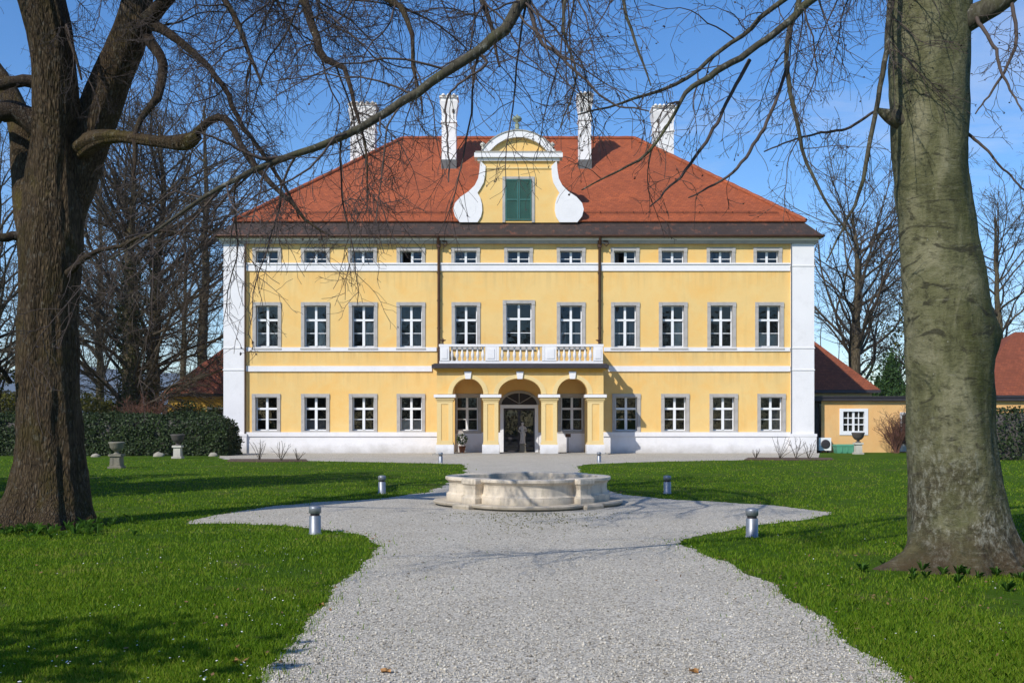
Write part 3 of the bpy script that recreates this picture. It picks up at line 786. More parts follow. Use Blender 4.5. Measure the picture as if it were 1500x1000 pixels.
# front door -------------------------------------------------------------------
mb = hb(); d0, d1 = DX - DW / 2, DX + DW / 2
mb.box(d0 - .12, d0 + .06, FD - .12, FD + .32, 0.02, DH + .12); mb.box(d1 - .06, d1 + .12, FD - .12, FD + .32, 0.02, DH + .12)
mb.box(d0 + .06, d1 - .06, FD - .12, FD + .32, DH - .06, DH + .12)
door = mb.build('front_door', M['frame'], house)
for s in (-1, 1):
    mb = hb(); a, b = (d0 + .065, DX - .006) if s < 0 else (DX + .006, d1 - .065)
    for x in (a, b - .07): mb.box(x, x + .07, FD + .2, FD + .26, .04, DH - .065)
    for z in (.04, .75, DH - .17): mb.box(a + .07, b - .07, FD + .2, FD + .26, z, z + .1)
    lf = mb.build('door_leaf', M['dark'], door)
    mb = hb(); mb.add([(a + .05, FD + .23, .1), (b - .05, FD + .23, .1), (b - .05, FD + .23, DH - .1), (a + .05, FD + .23, DH - .1)], [(0, 1, 2, 3)]); mb.build('pane', M['glass'], door)
    mb = hb(); mb.tube([(DX + s * .05, FD + .19, .98), (DX + s * .05, FD + .12, 1.0), (DX + s * .05, FD + .12, 1.25), (DX + s * .05, FD + .19, 1.27)], .014, 6); mb.build('handle', M['dark'], door)
# blind fanlight over the door
mb = hb(); n = 20
zb = DH + .13; rw = DW / 2 + .05; rh = .62
arc = [(DX + rw * math.cos(math.pi * k / n), zb + rh * math.sin(math.pi * k / n)) for k in range(n + 1)]
arc2 = [(DX + (rw + .14) * math.cos(math.pi * k / n), zb + (rh + .14) * math.sin(math.pi * k / n)) for k in range(n + 1)]
for k in range(n): mb.prism([arc[k], arc2[k], arc2[k + 1], arc[k + 1]], FD - .06, FD - .002)
for k in (5, 10, 15): mb.tube([(DX, FD - .03, zb + .05), (arc[k][0], FD - .03, arc[k][1])], .02, 6)
mb.prism(arc, FD - .02, FD - .003, 1)
mb.build('fanlight', [M['stone'], M['room']], house)

# porch --------------------------------------------------------------------------
PD = 52.3
def qx(u): return (u - U0) * PD / F
def qz(v): return EYE - (v - V0) * PD / F
piers = [(640, 663), (708, 730), (793, 816), (861, 884)]
PB = PD + .8
zsp, ztop = qz(577), qz(542)
def arch_wall(mb, a0, a1, zs, zt, ops, b0, b1, axis='x'):
    """wall a0..a1 above springing zs with elliptical openings (c, half, rise); thickness b0..b1"""
    def pt(a, b, z): return (a, b, z) if axis == 'x' else (b, a, z)
    prof = [(a0, zs)]
    for c, r, h in ops:
        for k in range(25):
            t = math.pi - math.pi * k / 24; prof.append((c + r * math.cos(t), zs + h * math.sin(t)))
    prof.append((a1, zs))
    for (p, z), (q, w) in zip(prof[:-1], prof[1:]):
        if q - p < 1e-6: continue
        vs = [pt(p, b0, z), pt(q, b0, w), pt(q, b0, zt), pt(p, b0, zt), pt(p, b1, z), pt(q, b1, w), pt(q, b1, zt), pt(p, b1, zt)]
        mb.add(vs, [(0, 1, 2, 3), (5, 4, 7, 6), (0, 4, 5, 1), (3, 2, 6, 7)])
    for a in (a0, a1): mb.add([pt(a, b0, zs), pt(a, b1, zs), pt(a, b1, zt), pt(a, b0, zt)], [(0, 1, 2, 3)])
mb = hb()
rise = qz(554) - zsp
ops = [(qx((piers[i][1] + piers[i + 1][0]) / 2), (qx(piers[i + 1][0]) - qx(piers[i][1])) / 2, rise) for i in range(3)]
arch_wall(mb, qx(640), qx(884), zsp, ztop, ops, PD, PB)
arch_wall(mb, PB + .001, FD - .12, zsp, ztop, [((PB + FD - .12) / 2, (FD - PB) / 2 - .22, rise)], qx(640) + .001, qx(662), 'y')
arch_wall(mb, PB + .001, FD - .12, zsp, ztop, [((PB + FD - .12) / 2, (FD - PB) / 2 - .22, rise)], qx(862), qx(884) - .001, 'y')
mb.box(qx(640), qx(884), PB - .3, FD - .01, ztop + .002, ztop + .2)
porch = mb.build('porch', M['yellow'], house)
def pillar(x0, x1, y0, y1, zt=None):
    mb = hb(); g = .10
    mb.box(x0 - .06, x1 + .06, y0 - .06, y1 + .06, 0, qz(651), 1)
    mb.box(x0 - .02, x1 + .02, y0 - .02, y1 + .02, qz(650.9), qz(648), 2)
    mb.box(x0 + .03, x1 - .03, y0 + .03, y1 - .03, qz(648), qz(588))
    w = x1 - x0
    for a, b in ((x0, x0 + w * .27), (x1 - w * .27, x1)): mb.box(a, b, y0, y0 + .2, qz(647.9), qz(588), 2)        # raised border of the sunk panel
    mb.box(x0 + w * .271, x1 - w * .271, y0, y0 + .2, qz(591.5), qz(588), 2); mb.box(x0 + w * .271, x1 - w * .271, y0, y0 + .2, qz(647.9), qz(645), 2)
    mb.box(x0 - .02, x1 + .02, y0 - .02, y1 + .02, qz(587.9), qz(585.6), 2)
    mb.box(x0 - .07, x1 + .07, y0 - .07, y1 + .07, qz(585.5), qz(582), 2); mb.box(x0 - .15, x1 + .15, y0 - .15, y1 + .15, qz(581.9), qz(577.6), 1)
    mb.build('pillar', [M['yellow'], M['white'], M['cream']], porch)
for a, b in piers: pillar(qx(a), qx(b), PD, PB)
for a, b in (piers[0], piers[3]):
    mb = hb(); mb.box(qx(a) + .02, qx(b) - .02, FD - .3, FD - .081, 0, zsp); mb.build('respond_pillar', M['yellow'], porch)
for (c, r, h) in ops:
    mb = hb(); n = 28; w = .25
    p0 = [(c + (r + .01) * math.cos(math.pi * k / n), zsp + (h + .01) * math.sin(math.pi * k / n)) for k in range(n + 1)]
    p1 = [(c + (r + w) * math.cos(math.pi * k / n), zsp + (h + w * .8) * math.sin(math.pi * k / n)) for k in range(n + 1)]
    xa, xb = c - r - (qx(708) - qx(697)), c + r + (qx(708) - qx(697))
    for k in range(n):
        q = [p0[k], p1[k], p1[k + 1], p0[k + 1]]
        q = [(min(max(x, xa), xb), z) for x, z in q]
        mb.prism(q, PD - .03, PD - .002)
    mb.build('archivolt', M['cream'], porch)
    mb = hb(); zc = zsp + h
    mb.prism([(c - .13, zc - .03), (c + .13, zc - .03), (c + .19, qz(544)), (c - .19, qz(544))], PD - .12, PD - .032); mb.build('keystone', M['white'], porch)
mb = hb()
mb.box(qx(641.5), qx(882.5), PD - .05, PD - .001, qz(545.5), qz(542.2), 1)  # ochre frieze colour carries the brown shadow below the cornice
mb.box(qx(637), qx(887), PD - .2, FD - .05, qz(542), qz(539.5), 1)
mb.box(qx(633), qx(891), PD - .36, FD - .05, qz(539.4), qz(534.5), 0)
mb.taper((qx(633) + qx(891)) / 2, (PD - .36 + FD - .05) / 2, [((qx(891) - qx(633)) / 2, (FD - PD + .31) / 2, qz(534.49)), ((qx(887) - qx(637)) / 2, (FD - PD + .1) / 2, qz(532.5))], 0)
mb.build('porch_cornice', [M['dark'], M['ochre']], porch)
mb = hb(); mb.box(qx(634), qx(890), PD - .5, FD - .18, -.05, .06); mb.build('doorstep', M['stone'], porch)

# balustrade -----------------------------------------------------------------------
BD = PD + .12
def bx(u): return (u - U0) * BD / F
def bz(v): return EYE - (v - V0) * BD / F
mb = hb(); y0, y1 = BD, BD + .28
mb.box(bx(644), bx(883), y0 - .02, y1 + .02, bz(533), bz(528.5)); mb.box(bx(643), bx(884), y0 - .05, y1 + .05, bz(507.5), bz(504))
for xx in (bx(643), bx(884) - .3):
    mb.box(xx, xx + .3, y1 + .021, FD - .05, bz(533), bz(528.5)); mb.box(xx, xx + .3, y1 + .051, FD - .05, bz(507.5), bz(504))
bal = mb.build('balustrade', M['white'], house)
peds = [(644.5, 658), (711, 727), (727.2, 731), (794, 797.8), (798, 815), (869, 883)]
for a, b in peds:
    mb = hb(); mb.box(bx(a), bx(b), y0 - .045, y1 + .045, bz(528.4), bz(507.6))
    if b - a > 8: mb.box(bx(a) + .1, bx(b) - .1, y0 - .07, y0 - .046, bz(525), bz(511))
    mb.build('pedestal', M['white'], bal)
bh = bz(507.6) - bz(528.4)
prof = [(.055, 0), (.055, .04), (.03, .07), (.045, .14), (.065, .23), (.062, .3), (.035, .42), (.028, .5), (.045, .53), (.03, .57), (.06, .62), (.06, 1)]
prof = [(r * 1.35, min(z, .62) / .62 * bh if z < 1 else bh) for r, z in prof[:-1]]
bproto = None
for a, b, n in ((658, 711, 7), (731, 794, 7), (815, 869, 7)):
    for k in range(n):
        x = bx(a) + (bx(b) - bx(a)) * (k + .5) / n
        loc = np.array([x, (y0 + y1) / 2, bz(528.4)]) - MO
        if bproto is None:
            mb = MB(); mb.lathe(prof, n=12); bproto = mb.build('baluster', M['white'], bal, loc)
        else:
            c = bproto.copy(); COL.objects.link(c); c.location = loc
for xx in (bx(643) + .15, bx(884) - .15):
    for k in range(5):
        c = bproto.copy(); COL.objects.link(c); c.location = np.array([xx, y1 + .3 + k * .42, bz(528.4)]) - MO
for u in (648.5, 877.5):
    mb = hb(); x = bx(u); z = bz(504)
    mb.lathe([(.06, 0), (.05, .03), (.025, .1), (.06, .16), (.15, .2), (.17, .23), (.03, .25), (.04, .29), (.0, .34)], (x, (y0 + y1) / 2, z), 12)
    mb.build('ornament_bowl', M['copper'], bal)

# drainpipes ----------------------------------------------------------------------
for u, vb, bent in ((643, 500, 1), (878, 500, 1)):
    mb = hb(); x = fx(u)
    mb.tube([(x, FD - .58, ez - .05), (x, FD - .5, ez - .25), (x, FD - .2, fz(358)), (x, FD - .14, fz(364)), (x, FD - .14, fz(vb + 34))], .075, 8)
    mb.box(x - .11, x + .11, FD - .25, FD - .03, fz(363), fz(352))
    mb.tube([(x + .12, FD - .14, fz(354)), (x + .42, FD - .3, fz(355)), (x + .46, FD - .35, fz(359)), (x + .34, FD - .35, fz(362)), (x + .22, FD - .3, fz(359))], .035, 6)
    for v in (400, 440, 480): mb.box(x - .1, x + .1, FD - .2, FD - .03, fz(v + 1.2), fz(v))
    mb.build('drainpipe', M['copper'], house)
for u in (360.3, 1157.6):
    mb = hb(); x = fx(u); mb.tube([(x, FD - .2, fz(357)), (x, FD - .2, .05)], .04 if u < 500 else .018, 6); mb.build('drainpipe' if u < 500 else 'lightning_wire', M['copper'] if u < 500 else M['lead'], house)

# gable ----------------------------------------------------------------------------
GD = 55.12
def tx(u): return (u - U0) * GD / F
def tz(v): return EYE - (v - V0) * GD / F
half = [(-56, 236), (-57, 250), (-59, 262), (-64, 272), (-73, 281), (-85, 289), (-93, 298), (-95.5, 307), (-93, 317), (-86, 326)]
cu = 759.5
outl = [(tx(cu + x), tz(v)) for x, v in half] + [(tx(cu - x), tz(v)) for x, v in reversed(half)]
mb = hb(); mb.prism(outl, GD, GD + .45); mb.box(tx(cu - 55), tx(cu + 55), GD + .451, 61.5, tz(322), tz(236))
gable = mb.build('gable', M['yellow'], house)
mb = hb(); n = 16
vs = [(tx(cu) - 2.05 * math.cos(math.pi * k / n), tz(236) + .95 * math.sin(math.pi * k / n)) for k in range(n + 1)]
mb.prism(vs, GD + .5, 62.5); mb.build('gable_roof', M['roof'], gable)
inner = [(-48, 244), (-49, 258), (-51, 268), (-56, 277), (-60, 283), (-56, 290), (-53.5, 299), (-53, 309), (-55, 318), (-60, 326)]
for s in (1, -1):
    lp = [(tx(cu + s * x), tz(v)) for x, v in half] + [(tx(cu + s * x), tz(v)) for x, v in reversed(inner)]
    mb = hb(); mb.prism(lp, GD - .10, GD - .002)
    cx, cz, rr = tx(cu + s * -75), tz(307), .62
    sp = []
    for k in range(60):
        a = k / 59 * 2 * math.pi * 1.75; r = rr * (1 - .82 * k / 59)
        sp.append((cx - s * r * math.cos(a) * .98, GD - .088, cz + r * math.sin(a)))
    mb.tube(sp, [.022 - .006 * k / 59 for k in range(60)], 6)
    
    mb.build('volute', M['white'], gable)
mb = hb()
mb.box(tx(cu - 56), tx(cu + 56), GD - .05, GD - .001, tz(247.5), tz(245), 1)
mb.box(tx(cu - 60), tx(cu + 60), GD - .14, GD + .5, tz(236.5), tz(232.2)); mb.box(tx(cu - 64.5), tx(cu + 64.5), GD - .28, GD + .52, tz(232.1), tz(225.5)); mb.box(tx(cu - 63), tx(cu + 63), GD - .3, GD + .53, tz(225.4), tz(223.4), 2)
mb.build('entablature', [M['white'], M['cream'], M['stone']], gable)
mb = hb(); n = 26
zb2 = tz(223.3); hc = tx(cu + 53) - tx(cu); rs = tz(193.5) - zb2; cr = (hc * hc + rs * rs) / (2 * rs); a0 = math.asin(hc / cr)
def arcp(r, k): a = -a0 + 2 * a0 * k / n; return (tx(cu) + r * math.sin(a), zb2 + rs - cr + r * math.cos(a))
for k in range(n):
    q = [arcp(cr - .34, k), arcp(cr - .34, k + 1), arcp(cr, k + 1), arcp(cr, k)]
    mb.prism([(x, max(z, zb2)) for x, z in q], GD - .26, GD + .5)
    q = [arcp(cr + .002, k), arcp(cr + .002, k + 1), arcp(cr + .06, k + 1), arcp(cr + .06, k)]
    mb.prism([(x, max(z, zb2)) for x, z in q], GD - .3, GD + .52, 2)
mb.prism([(x, max(z, zb2 + .001)) for x, z in [arcp(cr - .341, k) for k in range(n + 1)]], GD - .02, GD + .4, 1)
mb.build('pediment', [M['white'], M['yellow'], M['stone']], gable)
def finial(u, vt, vb, s):
    mb = hb(); x = tx(u); zb = tz(vb); h = tz(vt) - zb
    mb.lathe([(.2 * s, 0), (.2 * s, .14 * h), (.1 * s, .2 * h), (.13 * s, .42 * h), (.09 * s, .5 * h), (.06 * s, .54 * h), (.24 * s, .66 * h), (.27 * s, .74 * h), (.2 * s, .86 * h), (.05 * s, .92 * h), (.03 * s, h)], (x, GD + .1, zb), 14)
    mb.build('finial', M['verdigris'] if s > .8 else M['palestone'], gable)
finial(757.5, 167, 193, 1.0); finial(707, 207, 223.4, .55); finial(809, 207, 223.4, .55)
mb = hb()
mb.box(tx(736), tx(740), GD - .05, GD - .002, tz(326), tz(259)); mb.box(tx(779), tx(783), GD - .05, GD - .002, tz(326), tz(259)); mb.box(tx(740.05), tx(778.95), GD - .05, GD - .002, tz(262.5), tz(259))
mb.build('window_surround', M['grey'], gable)
for a, b in ((740.1, 759.3), (759.7, 778.9)):
    mb = hb(); x0, x1 = tx(a), tx(b); z0, z1 = tz(323), tz(262.7)
    if a > 750: x1 -= .01
    for xx in (x0, x1 - .08): mb.box(xx, xx + .08, GD - .055, GD - .004, z0, z1)
    for z in (z0, (z0 + z1) / 2 - .04, z1 - .08): mb.box(x0 + .08, x1 - .08, GD - .055, GD - .004, z, z + .08)
    k = 0; z = z0 + .1
    while z < z1 - .12:
        mb.add([(x0 + .08, GD - .045, z), (x1 - .08, GD - .045, z), (x1 - .08, GD - .012, z + .05), (x0 + .08, GD - .012, z + .05)], [(0, 1, 2, 3)]); z += .055
    mb.build('shutter', M['green'], gable)

# ------------------------------------------------------------------ side buildings
def hip(mb, x0, x1, y0, y1, z0, z1, over=.4, mi=0):
    x0 -= over; x1 += over; y0 -= over; y1 += over; b = (y1 - y0) / 2; ym = (y0 + y1) / 2
    mb.add([(x0, y0, z0), (x1, y0, z0), (x1, y1, z0), (x0, y1, z0), (x0 + b, ym, z1), (x1 - b, ym, z1)], [(0, 1, 5, 4), (1, 2, 5), (2, 3, 4, 5), (3, 0, 4), (3, 2, 1, 0)], mi)
def side_building(name, label, x0, x1, y0, y1, ze, zr, wall, wins):
    c = ((x0 + x1) / 2, y0, 0); root = empty(name, c, label, 'building')
    mb = MB(c); grid_wall(mb, x0, x1, 0, ze, y0, wins)
    mb.add([(x0, y0, 0), (x0, y1, 0), (x0, y1, ze), (x0, y0, ze)], [(0, 1, 2, 3)]); mb.add([(x1, y0, 0), (x1, y1, 0), (x1, y1, ze), (x1, y0, ze)], [(0, 1, 2, 3)]); mb.add([(x0, y1, 0), (x1, y1, 0), (x1, y1, ze), (x0, y1, ze)], [(0, 3, 2, 1)])
    mb.build('wall', wall, root)
    mb = MB(c); hip(mb, x0, x1, y0, y1, ze - .02, zr); mb.build('roof', M['roof2'], root)
    mb = MB(c); mb.box(x0 - .42, x1 + .42, y0 - .45, y0 - .30, ze - .22, ze - .03); mb.build('gutter', M['dark'], root)
    for (x, z, w, h) in wins:
        mb = MB(); b = .1
        mb.box(-w / 2 - .14, w / 2 + .14, -.04, .12, -.14, 0); mb.box(-w / 2 - .14, w / 2 + .14, -.04, .12, h, h + .14)
        mb.box(-w / 2 - .14, -w / 2, -.04, .12, 0, h); mb.box(w / 2, w / 2 + .14, -.04, .12, 0, h); mb.box(-.04, .04, .03, .1, 0, h); mb.box(-w / 2, w / 2, .04, .09, h * .6, h * .6 + .05)
        f = mb.build('window', M['frame'], root, np.array([x, y0, z]) - np.array(c))
        mb = MB(); mb.box(-w / 2, w / 2, .13, .16, 0, h); mb.build('pane', M['water'], f)
    return root
side_building('outbuilding', 'low ochre outbuilding with hipped red roof behind the hedge left of the mansion', -25.2, -13, 75, 86, 3.75, 9.6, M['ochre'], [(-21.7, 1.4, 1.0, 1.2), (-17.5, 1.4, 1.0, 1.2)])
side_building('pavilion', 'pavilion with dark red hipped roof just right of the mansion, above the flat-roofed wing', 12, 23.2, 66, 77, 3.75, 9.8, M['cream'], [])
side_building('outbuilding', 'apricot outbuilding with red hipped roof at the right edge behind the beech trunk', 28.6, 60, 64, 75, 3.35, 7.75, M['orange'], [(33.4, 1.3, 1.2, 1.2)])

WY = 56.1
def wx(u): return (u - U0) * WY / F
def wz(v): return EYE - (v - V0) * WY / F
c = (wx(1270), WY, 0)
wing = empty('side_wing', c, 'low flat-roofed apricot wing with one white barred window beside the mansion', 'building')
win = (wx(1250.5), wz(631), wx(1266) - wx(1235), wz(602.5) - wz(631))
mb = MB(c); grid_wall(mb, wx(1203), 28.5, 0, wz(586), WY, [win]); mb.add([(28.5, WY, 0), (28.5, 66, 0), (28.5, 66, wz(586)), (28.5, WY, wz(586))], [(0, 1, 2, 3)]); mb.build('wall', M['orange'], wing)
mb = MB(c); mb.box(XR + .3, 28.9, WY - .22, 65.4, wz(587), wz(582)); mb.box(XR + .3, 28.9, WY - .27, 65.4, wz(581.9), wz(580)); mb.build('flat_roof', M['dark'], wing)
mb = MB(c); mb.box(XR + .02, wx(1203) - .002, WY + .35, WY + .55, 0, wz(587.1)); mb.build('shadow_strip', M['bowl'], wing)  # near-black strip paints the mansion's shadow at the wing's end
mb = MB(); x, z, w, h = win
mb.box(-w / 2 - .2, w / 2 + .2, -.04, .14, -.22, 0); mb.box(-w / 2 - .2, w / 2 + .2, -.04, .14, h, h + .16); mb.box(-w / 2 - .2, -w / 2, -.04, .14, 0, h); mb.box(w / 2, w / 2 + .2, -.04, .14, 0, h)
mb.box(-.06, .06, .04, .1, 0, h)
for k in (1, 2):
    mb.box(-w / 2, -.06, .05, .09, h * k / 3 - .03, h * k / 3 + .03); mb.box(.06, w / 2, .05, .09, h * k / 3 - .03, h * k / 3 + .03)
for s in (-1, 1): mb.box(s * w / 4 - .025, s * w / 4 + .025, .045, .095, 0, h)
f = mb.build('window', M['frame'], wing, np.array([x, WY, z]) - np.array(c))
mb = MB(); mb.box(-w / 2, w / 2, .15, .18, 0, h); mb.build('pane', M['water'], f)
mb = MB(c); a, b = wx(1318), wx(1331); mb.box(a, b, WY - .06, WY - .003, .05, 2.2); mb.box(a + .1, b - .1, WY - .09, WY - .061, .9, 2.05, 1); mb.build('door', [M['frame'], M['water']], wing)

# ------------------------------------------------------------------ fountain
fc = np.array([.33, 21.1, 0.0]); rot = R(-90 - 1)
fo = empty('fountain', fc, 'round lobed pale stone fountain basin standing in the gravel circle', 'fountain')
NT = 160
def plan(th, off):
    best = 0
    for k in range(4):
        ph = th - rot - k * math.pi / 2; c, rr = .62, 1.03 + off
        s = rr * rr - (c * math.sin(ph)) ** 2
        if s > 0: best = max(best, c * math.cos(ph) + math.sqrt(s))
    return best
def loft(prof, inner_close=False):
    vs = []; fs = []
    for off, z in prof:
        for k in range(NT):
            th = 2 * math.pi * k / NT; r = plan(th, off); vs.append((r * math.cos(th), r * math.sin(th), z))
    for i in range(len(prof) - 1):
        for k in range(NT): fs.append((i * NT + k, i * NT + (k + 1) % NT, (i + 1) * NT + (k + 1) % NT, (i + 1) * NT + k))
    return vs, fs
mb = MB(); mb.add(*loft([(.03, .1), (.03, .235), (.0, .25), (-.02, .27), (-.03, .36), (-.03, .43), (-.015, .475)]), 0, False)
mb.add(*loft([(-.22, .5), (-.22, .08)]), 0, True)
mb.build('basin_wall', M['fountain'], fo)
mb = MB(); mb.add(*loft([(-.015, .475), (.01, .49), (.035, .515), (.05, .525), (.05, .57), (.035, .582), (-.17, .582), (-.19, .57), (-.19, .5)]), 0, False); mb.build('rim', M['fountain'], fo)
mb = MB(); vs, fs = loft([(.22, .035), (.29, .045), (.30, .085), (.28, .102), (-.3, .103)]); mb.add(vs, fs); vs, fs = loft([(.22, .035), (.19, -.02)]); mb.add(vs, fs); mb.build('base_step', M['fountain'], fo)
mb = MB(); vs, fs = loft([(-.23, .2)]); mb.add(vs, [tuple(range(NT))]); mb.build('water', M['water'], fo)
for k in range(4):
    th = rot + math.pi / 4 + k * math.pi / 2
    mb = MB(); mb.taper(0, 0, [(.20, .17, .1), (.20, .17, .2), (.17, .14, .235), (.145, .12, .27), (.145, .12, .38), (.17, .14, .45), (.205, .17, .485), (.205, .17, .55), (.19, .16, .585)])
    mb.taper(0, -.12, [(.24, .26, -.02), (.24, .26, .06), (.22, .24, .09)])
    o = mb.build('pilaster_block', M['fountain'], fo, (1.47 * math.cos(th), 1.47 * math.sin(th), 0)); o.rotation_euler = (0, 0, th + math.pi / 2)

# ------------------------------------------------------------------ bollards
def bollard(loc, label):
    root = empty('bollard_lamp', loc, label, 'bollard', 'steel bollard lamps along the paths')
    mb = MB(); mb.lathe([(.10, -.05), (.10, .012), (.088, .018), (.088, .265), (.082, .275)], n=24); mb.build('post', M['steel'], root)
    mb = MB(); mb.lathe([(.07, .2751), (.07, .312)], n=24); mb.build('lens', M['dark'], root)
    mb = MB(); mb.lathe([(.082, .3121), (.093, .32), (.093, .395), (.088, .412), (.06, .425), (.01, .43)], n=24); mb.build('cap', M['steel'], root)
    return root
bp = bollard(G(461.5, 781.5), 'large steel bollard lamp on the grass point left of the path, nearest on the left')
for (u, v), lb in zip(((1101.5, 786), (559.5, 722.5), (977.5, 722.5), (645.5, 677.6), (877.5, 676.8)), (
        'steel bollard lamp on the right lawn corner, beside the gravel in front of the beech',
        'steel bollard lamp with shaded post on the far lawn left of the fountain',
        'steel bollard lamp standing on the far lawn right of the fountain',
        'tiny bollard lamp at the lawn edge in front of the porch\'s left pillar',
        'tiny bollard lamp at the lawn edge in front of the porch\'s right pillar')):
    c = copy_tree(bp); c.location = G(u, v); c['label'] = lb

# ------------------------------------------------------------------ urns
def urn(loc, label, ped, bowl, s=1.0, slim=False):
    root = empty('stone_urn', loc, label, 'urn', 'stone urns on the lawn')
    mb = MB(); w = .15 if slim else .2
    mb.taper(0, 0, [(w + .06, w + .06, -.03), (w + .06, w + .06, .07), (w, w, .09), (w * .94, w * .94, .44), (w + .04, w + .04, .46), (w + .04, w + .04, .54)])
    if not slim:
        for sx in (-1, 1): mb.box(sx * w * .6 - .05, sx * w * .6 + .05, -w - .012, -w * .93, .12, .40)
    mb.build('pedestal', ped, root)
    mb = MB(); mb.lathe([(.12, .541), (.12, .57), (.06, .61), (.07, .65), (.17, .7), (.25, .8), (.27, .92), (.3, .96), (.3, 1.0), (.26, 1.01), (.23, .96), (.02, .94)], n=24); mb.build('bowl', bowl, root)
    root.scale = (s, s, s); return root
urn(G(171, 685.5), 'grey stone urn on a square carved pedestal, nearer the old tree', M['darkstone'], M['darkstone'], .95)
urn(G(260.5, 671), 'dark bowl urn on a pale tapered pedestal against the hedge', M['palestone'], M['bowl'], 1.1, True)
u3 = urn(G(1257, 665), 'dark bowl urn on a short pedestal under the wing window', M['palestone'], M['bowl'], 1.12, True)

# boulders under the hedge
def boulder(loc, r, label, seed):
    vs, fs = [], []; n, m = 14, 8
    for i in range(m + 1):
        for k in range(n):
            th, ph = 2 * math.pi * k / n, math.pi * i / m
            d = Vector((math.sin(ph) * math.cos(th), math.sin(ph) * math.sin(th), math.cos(ph)))
            q = 1 + .4 * mnoise.noise(d * 1.3 + Vector((seed, 0, 0))); vs.append((d.x * r * q, d.y * r * q * .8, d.z * r * q * .6 + r * .2))
    for i in range(m):
        for k in range(n): fs.append((i * n + k, (i + 1) * n + k, (i + 1) * n + (k + 1) % n, i * n + (k + 1) % n))
    mb = MB(); mb.add(vs, fs, 0, True); o = mb.build('boulder', M['rubble'], None, loc); tag(o, label, 'stone', 'pale stones along the hedge')
boulder(G(232, 668.5), .27, 'pale boulder under the hedge between the two left urns', 1)
boulder(G(140, 669), .2, 'small pale stone under the hedge nearest the old tree', 4)
boulder(G(312, 668), .22, 'small pale stone at the hedge foot by the mansion corner', 8)

# small things at the right side
mb = MB(); x0, x1 = -.52, .52
mb.taper(0, 0, [(.5, .3, 0), (.56, .34, .36), (.58, .36, .37), (.58, .36, .43), (.5, .28, .47)]);
for k in (-.3, 0, .3): mb.box(k - .03, k + .03, -.365, -.33, .05, .34)
o = mb.build('grit_bin', M['greenbox'], None, (wx(1230), 55.2, 0)); tag(o, 'low pale green plastic box on the grass by the mansion corner', 'box')
mb = MB(); mb.box(-.33, .33, -.16, .16, .12, .82); o = mb.build('outdoor_unit', M['frame'], None, (wx(1205), 55.8, 0)); tag(o, 'white air conditioning unit beside the mansion right corner', 'air conditioner')
mb = MB(); mb.lathe([(.24, -.02), (.26, 0), (.02, .0)], n=20)
mb = MB(); mb.lathe([(.25, 0), (.25, .02), (.22, .025), (.02, .03)], n=20)
f = mb.build('fan_grille', M['dark'], o, (0.02, -.161, .47)); f.rotation_euler = (R(90), 0, 0)
mb = MB()
for s in (-.25, .25): mb.box(s - .04, s + .04, -.15, .15, 0, .119)
mb.build('foot', M['dark'], o)

# potted plant, sign stand and figure at the porch
root = empty('potted_plant', (qx(674), FD - .62, .06), 'small potted shrub inside the left porch arch', 'plant')
mb = MB(); mb.lathe([(.13, 0), (.18, .3), (.2, .3), (.2, .34), (.16, .34), (.15, .3), (.01, .29)], n=18); mb.build('pot', M['pot'], root)
g = np.random.default_rng(3); pt = g.normal(size=(500, 3)); pt /= np.linalg.norm(pt, axis=1, keepdims=True); pt = pt * g.uniform(.4, 1, (500, 1)) ** .5 * [.3, .3, .32] + [0, 0, .68]
V, Fq = leaves(pt, .045, g); link('foliage', mesh_np('foliage', V, Fq, M['conifer']), root)
mb = MB(); mb.tube([(0, 0, .3), (.01, .01, .6)], .02, 6); mb.build('stem', M['twig'], root)
sx_ = fx(765.5) * 54.3 / FD
root = empty('statue', (sx_, 54.3, .06), 'pale slender draped statue standing before the dark doorway under the middle arch', 'statue')
mb = MB(); mb.taper(0, 0, [(.2, .2, 0), (.2, .2, .06), (.16, .16, .08), (.15, .15, .4), (.18, .18, .42), (.18, .18, .47)]); mb.build('pedestal', M['darkstone'], root)
mb = MB(); vs = []; fs = []; n = 20
secs = [(.0, .16, .13, 0, 0), (.12, .14, .115, 0, 0), (.34, .125, .10, .01, 0), (.52, .14, .105, .015, 0), (.62, .12, .09, .01, 0), (.72, .115, .085, 0, 0), (.82, .15, .09, 0, 0), (.90, .155, .08, 0, .0), (.935, .07, .06, 0, 0), (.965, .045, .045, 0, 0), (1.0, .055, .06, 0, -.01), (1.05, .068, .075, .003, -.015), (1.10, .062, .068, .004, -.012), (1.135, .03, .035, .004, -.01)]
for z, a_, b_, ox, oy in secs:
    for k in range(n):
        th = 2 * math.pi * k / n; q = 1 + (.09 * math.sin(7 * th + z * 3) if z < .62 else .02 * math.sin(5 * th))
        vs.append((ox + a_ * q * math.cos(th), oy + b_ * q * math.sin(th), .47 + z))
for i in range(len(secs) - 1):
    for k in range(n): fs.append((i * n + k, i * n + (k + 1) % n, (i + 1) * n + (k + 1) % n, (i + 1) * n + k))
fs.append(tuple(range((len(secs) - 1) * n, len(secs) * n)))
mb.add(vs, fs, 0, True)
for s_ in (-1, 1):
    el_ = (s_ * .2, -.02, 1.12); hd_ = (s_ * .07, -.13, 1.16 if s_ > 0 else 1.02)
    mb.tube([(s_ * .13, 0, 1.34), (s_ * .17, 0, 1.26), el_, ((el_[0] + hd_[0]) / 2, -.09, (el_[2] + hd_[2]) / 2), hd_], [.045, .042, .036, .03, .026], 10)
mb.build('figure', M['figure'], root)
root = empty('sign_stand', (qx(834), FD - 1.5, .06), 'thin dark stand with a small plate inside the right porch arch', 'sign')
mb = MB(); mb.lathe([(.16, 0), (.16, .02), (.03, .04), (.018, .06), (.018, .82)], n=16); mb.build('pole', M['dark'], root)
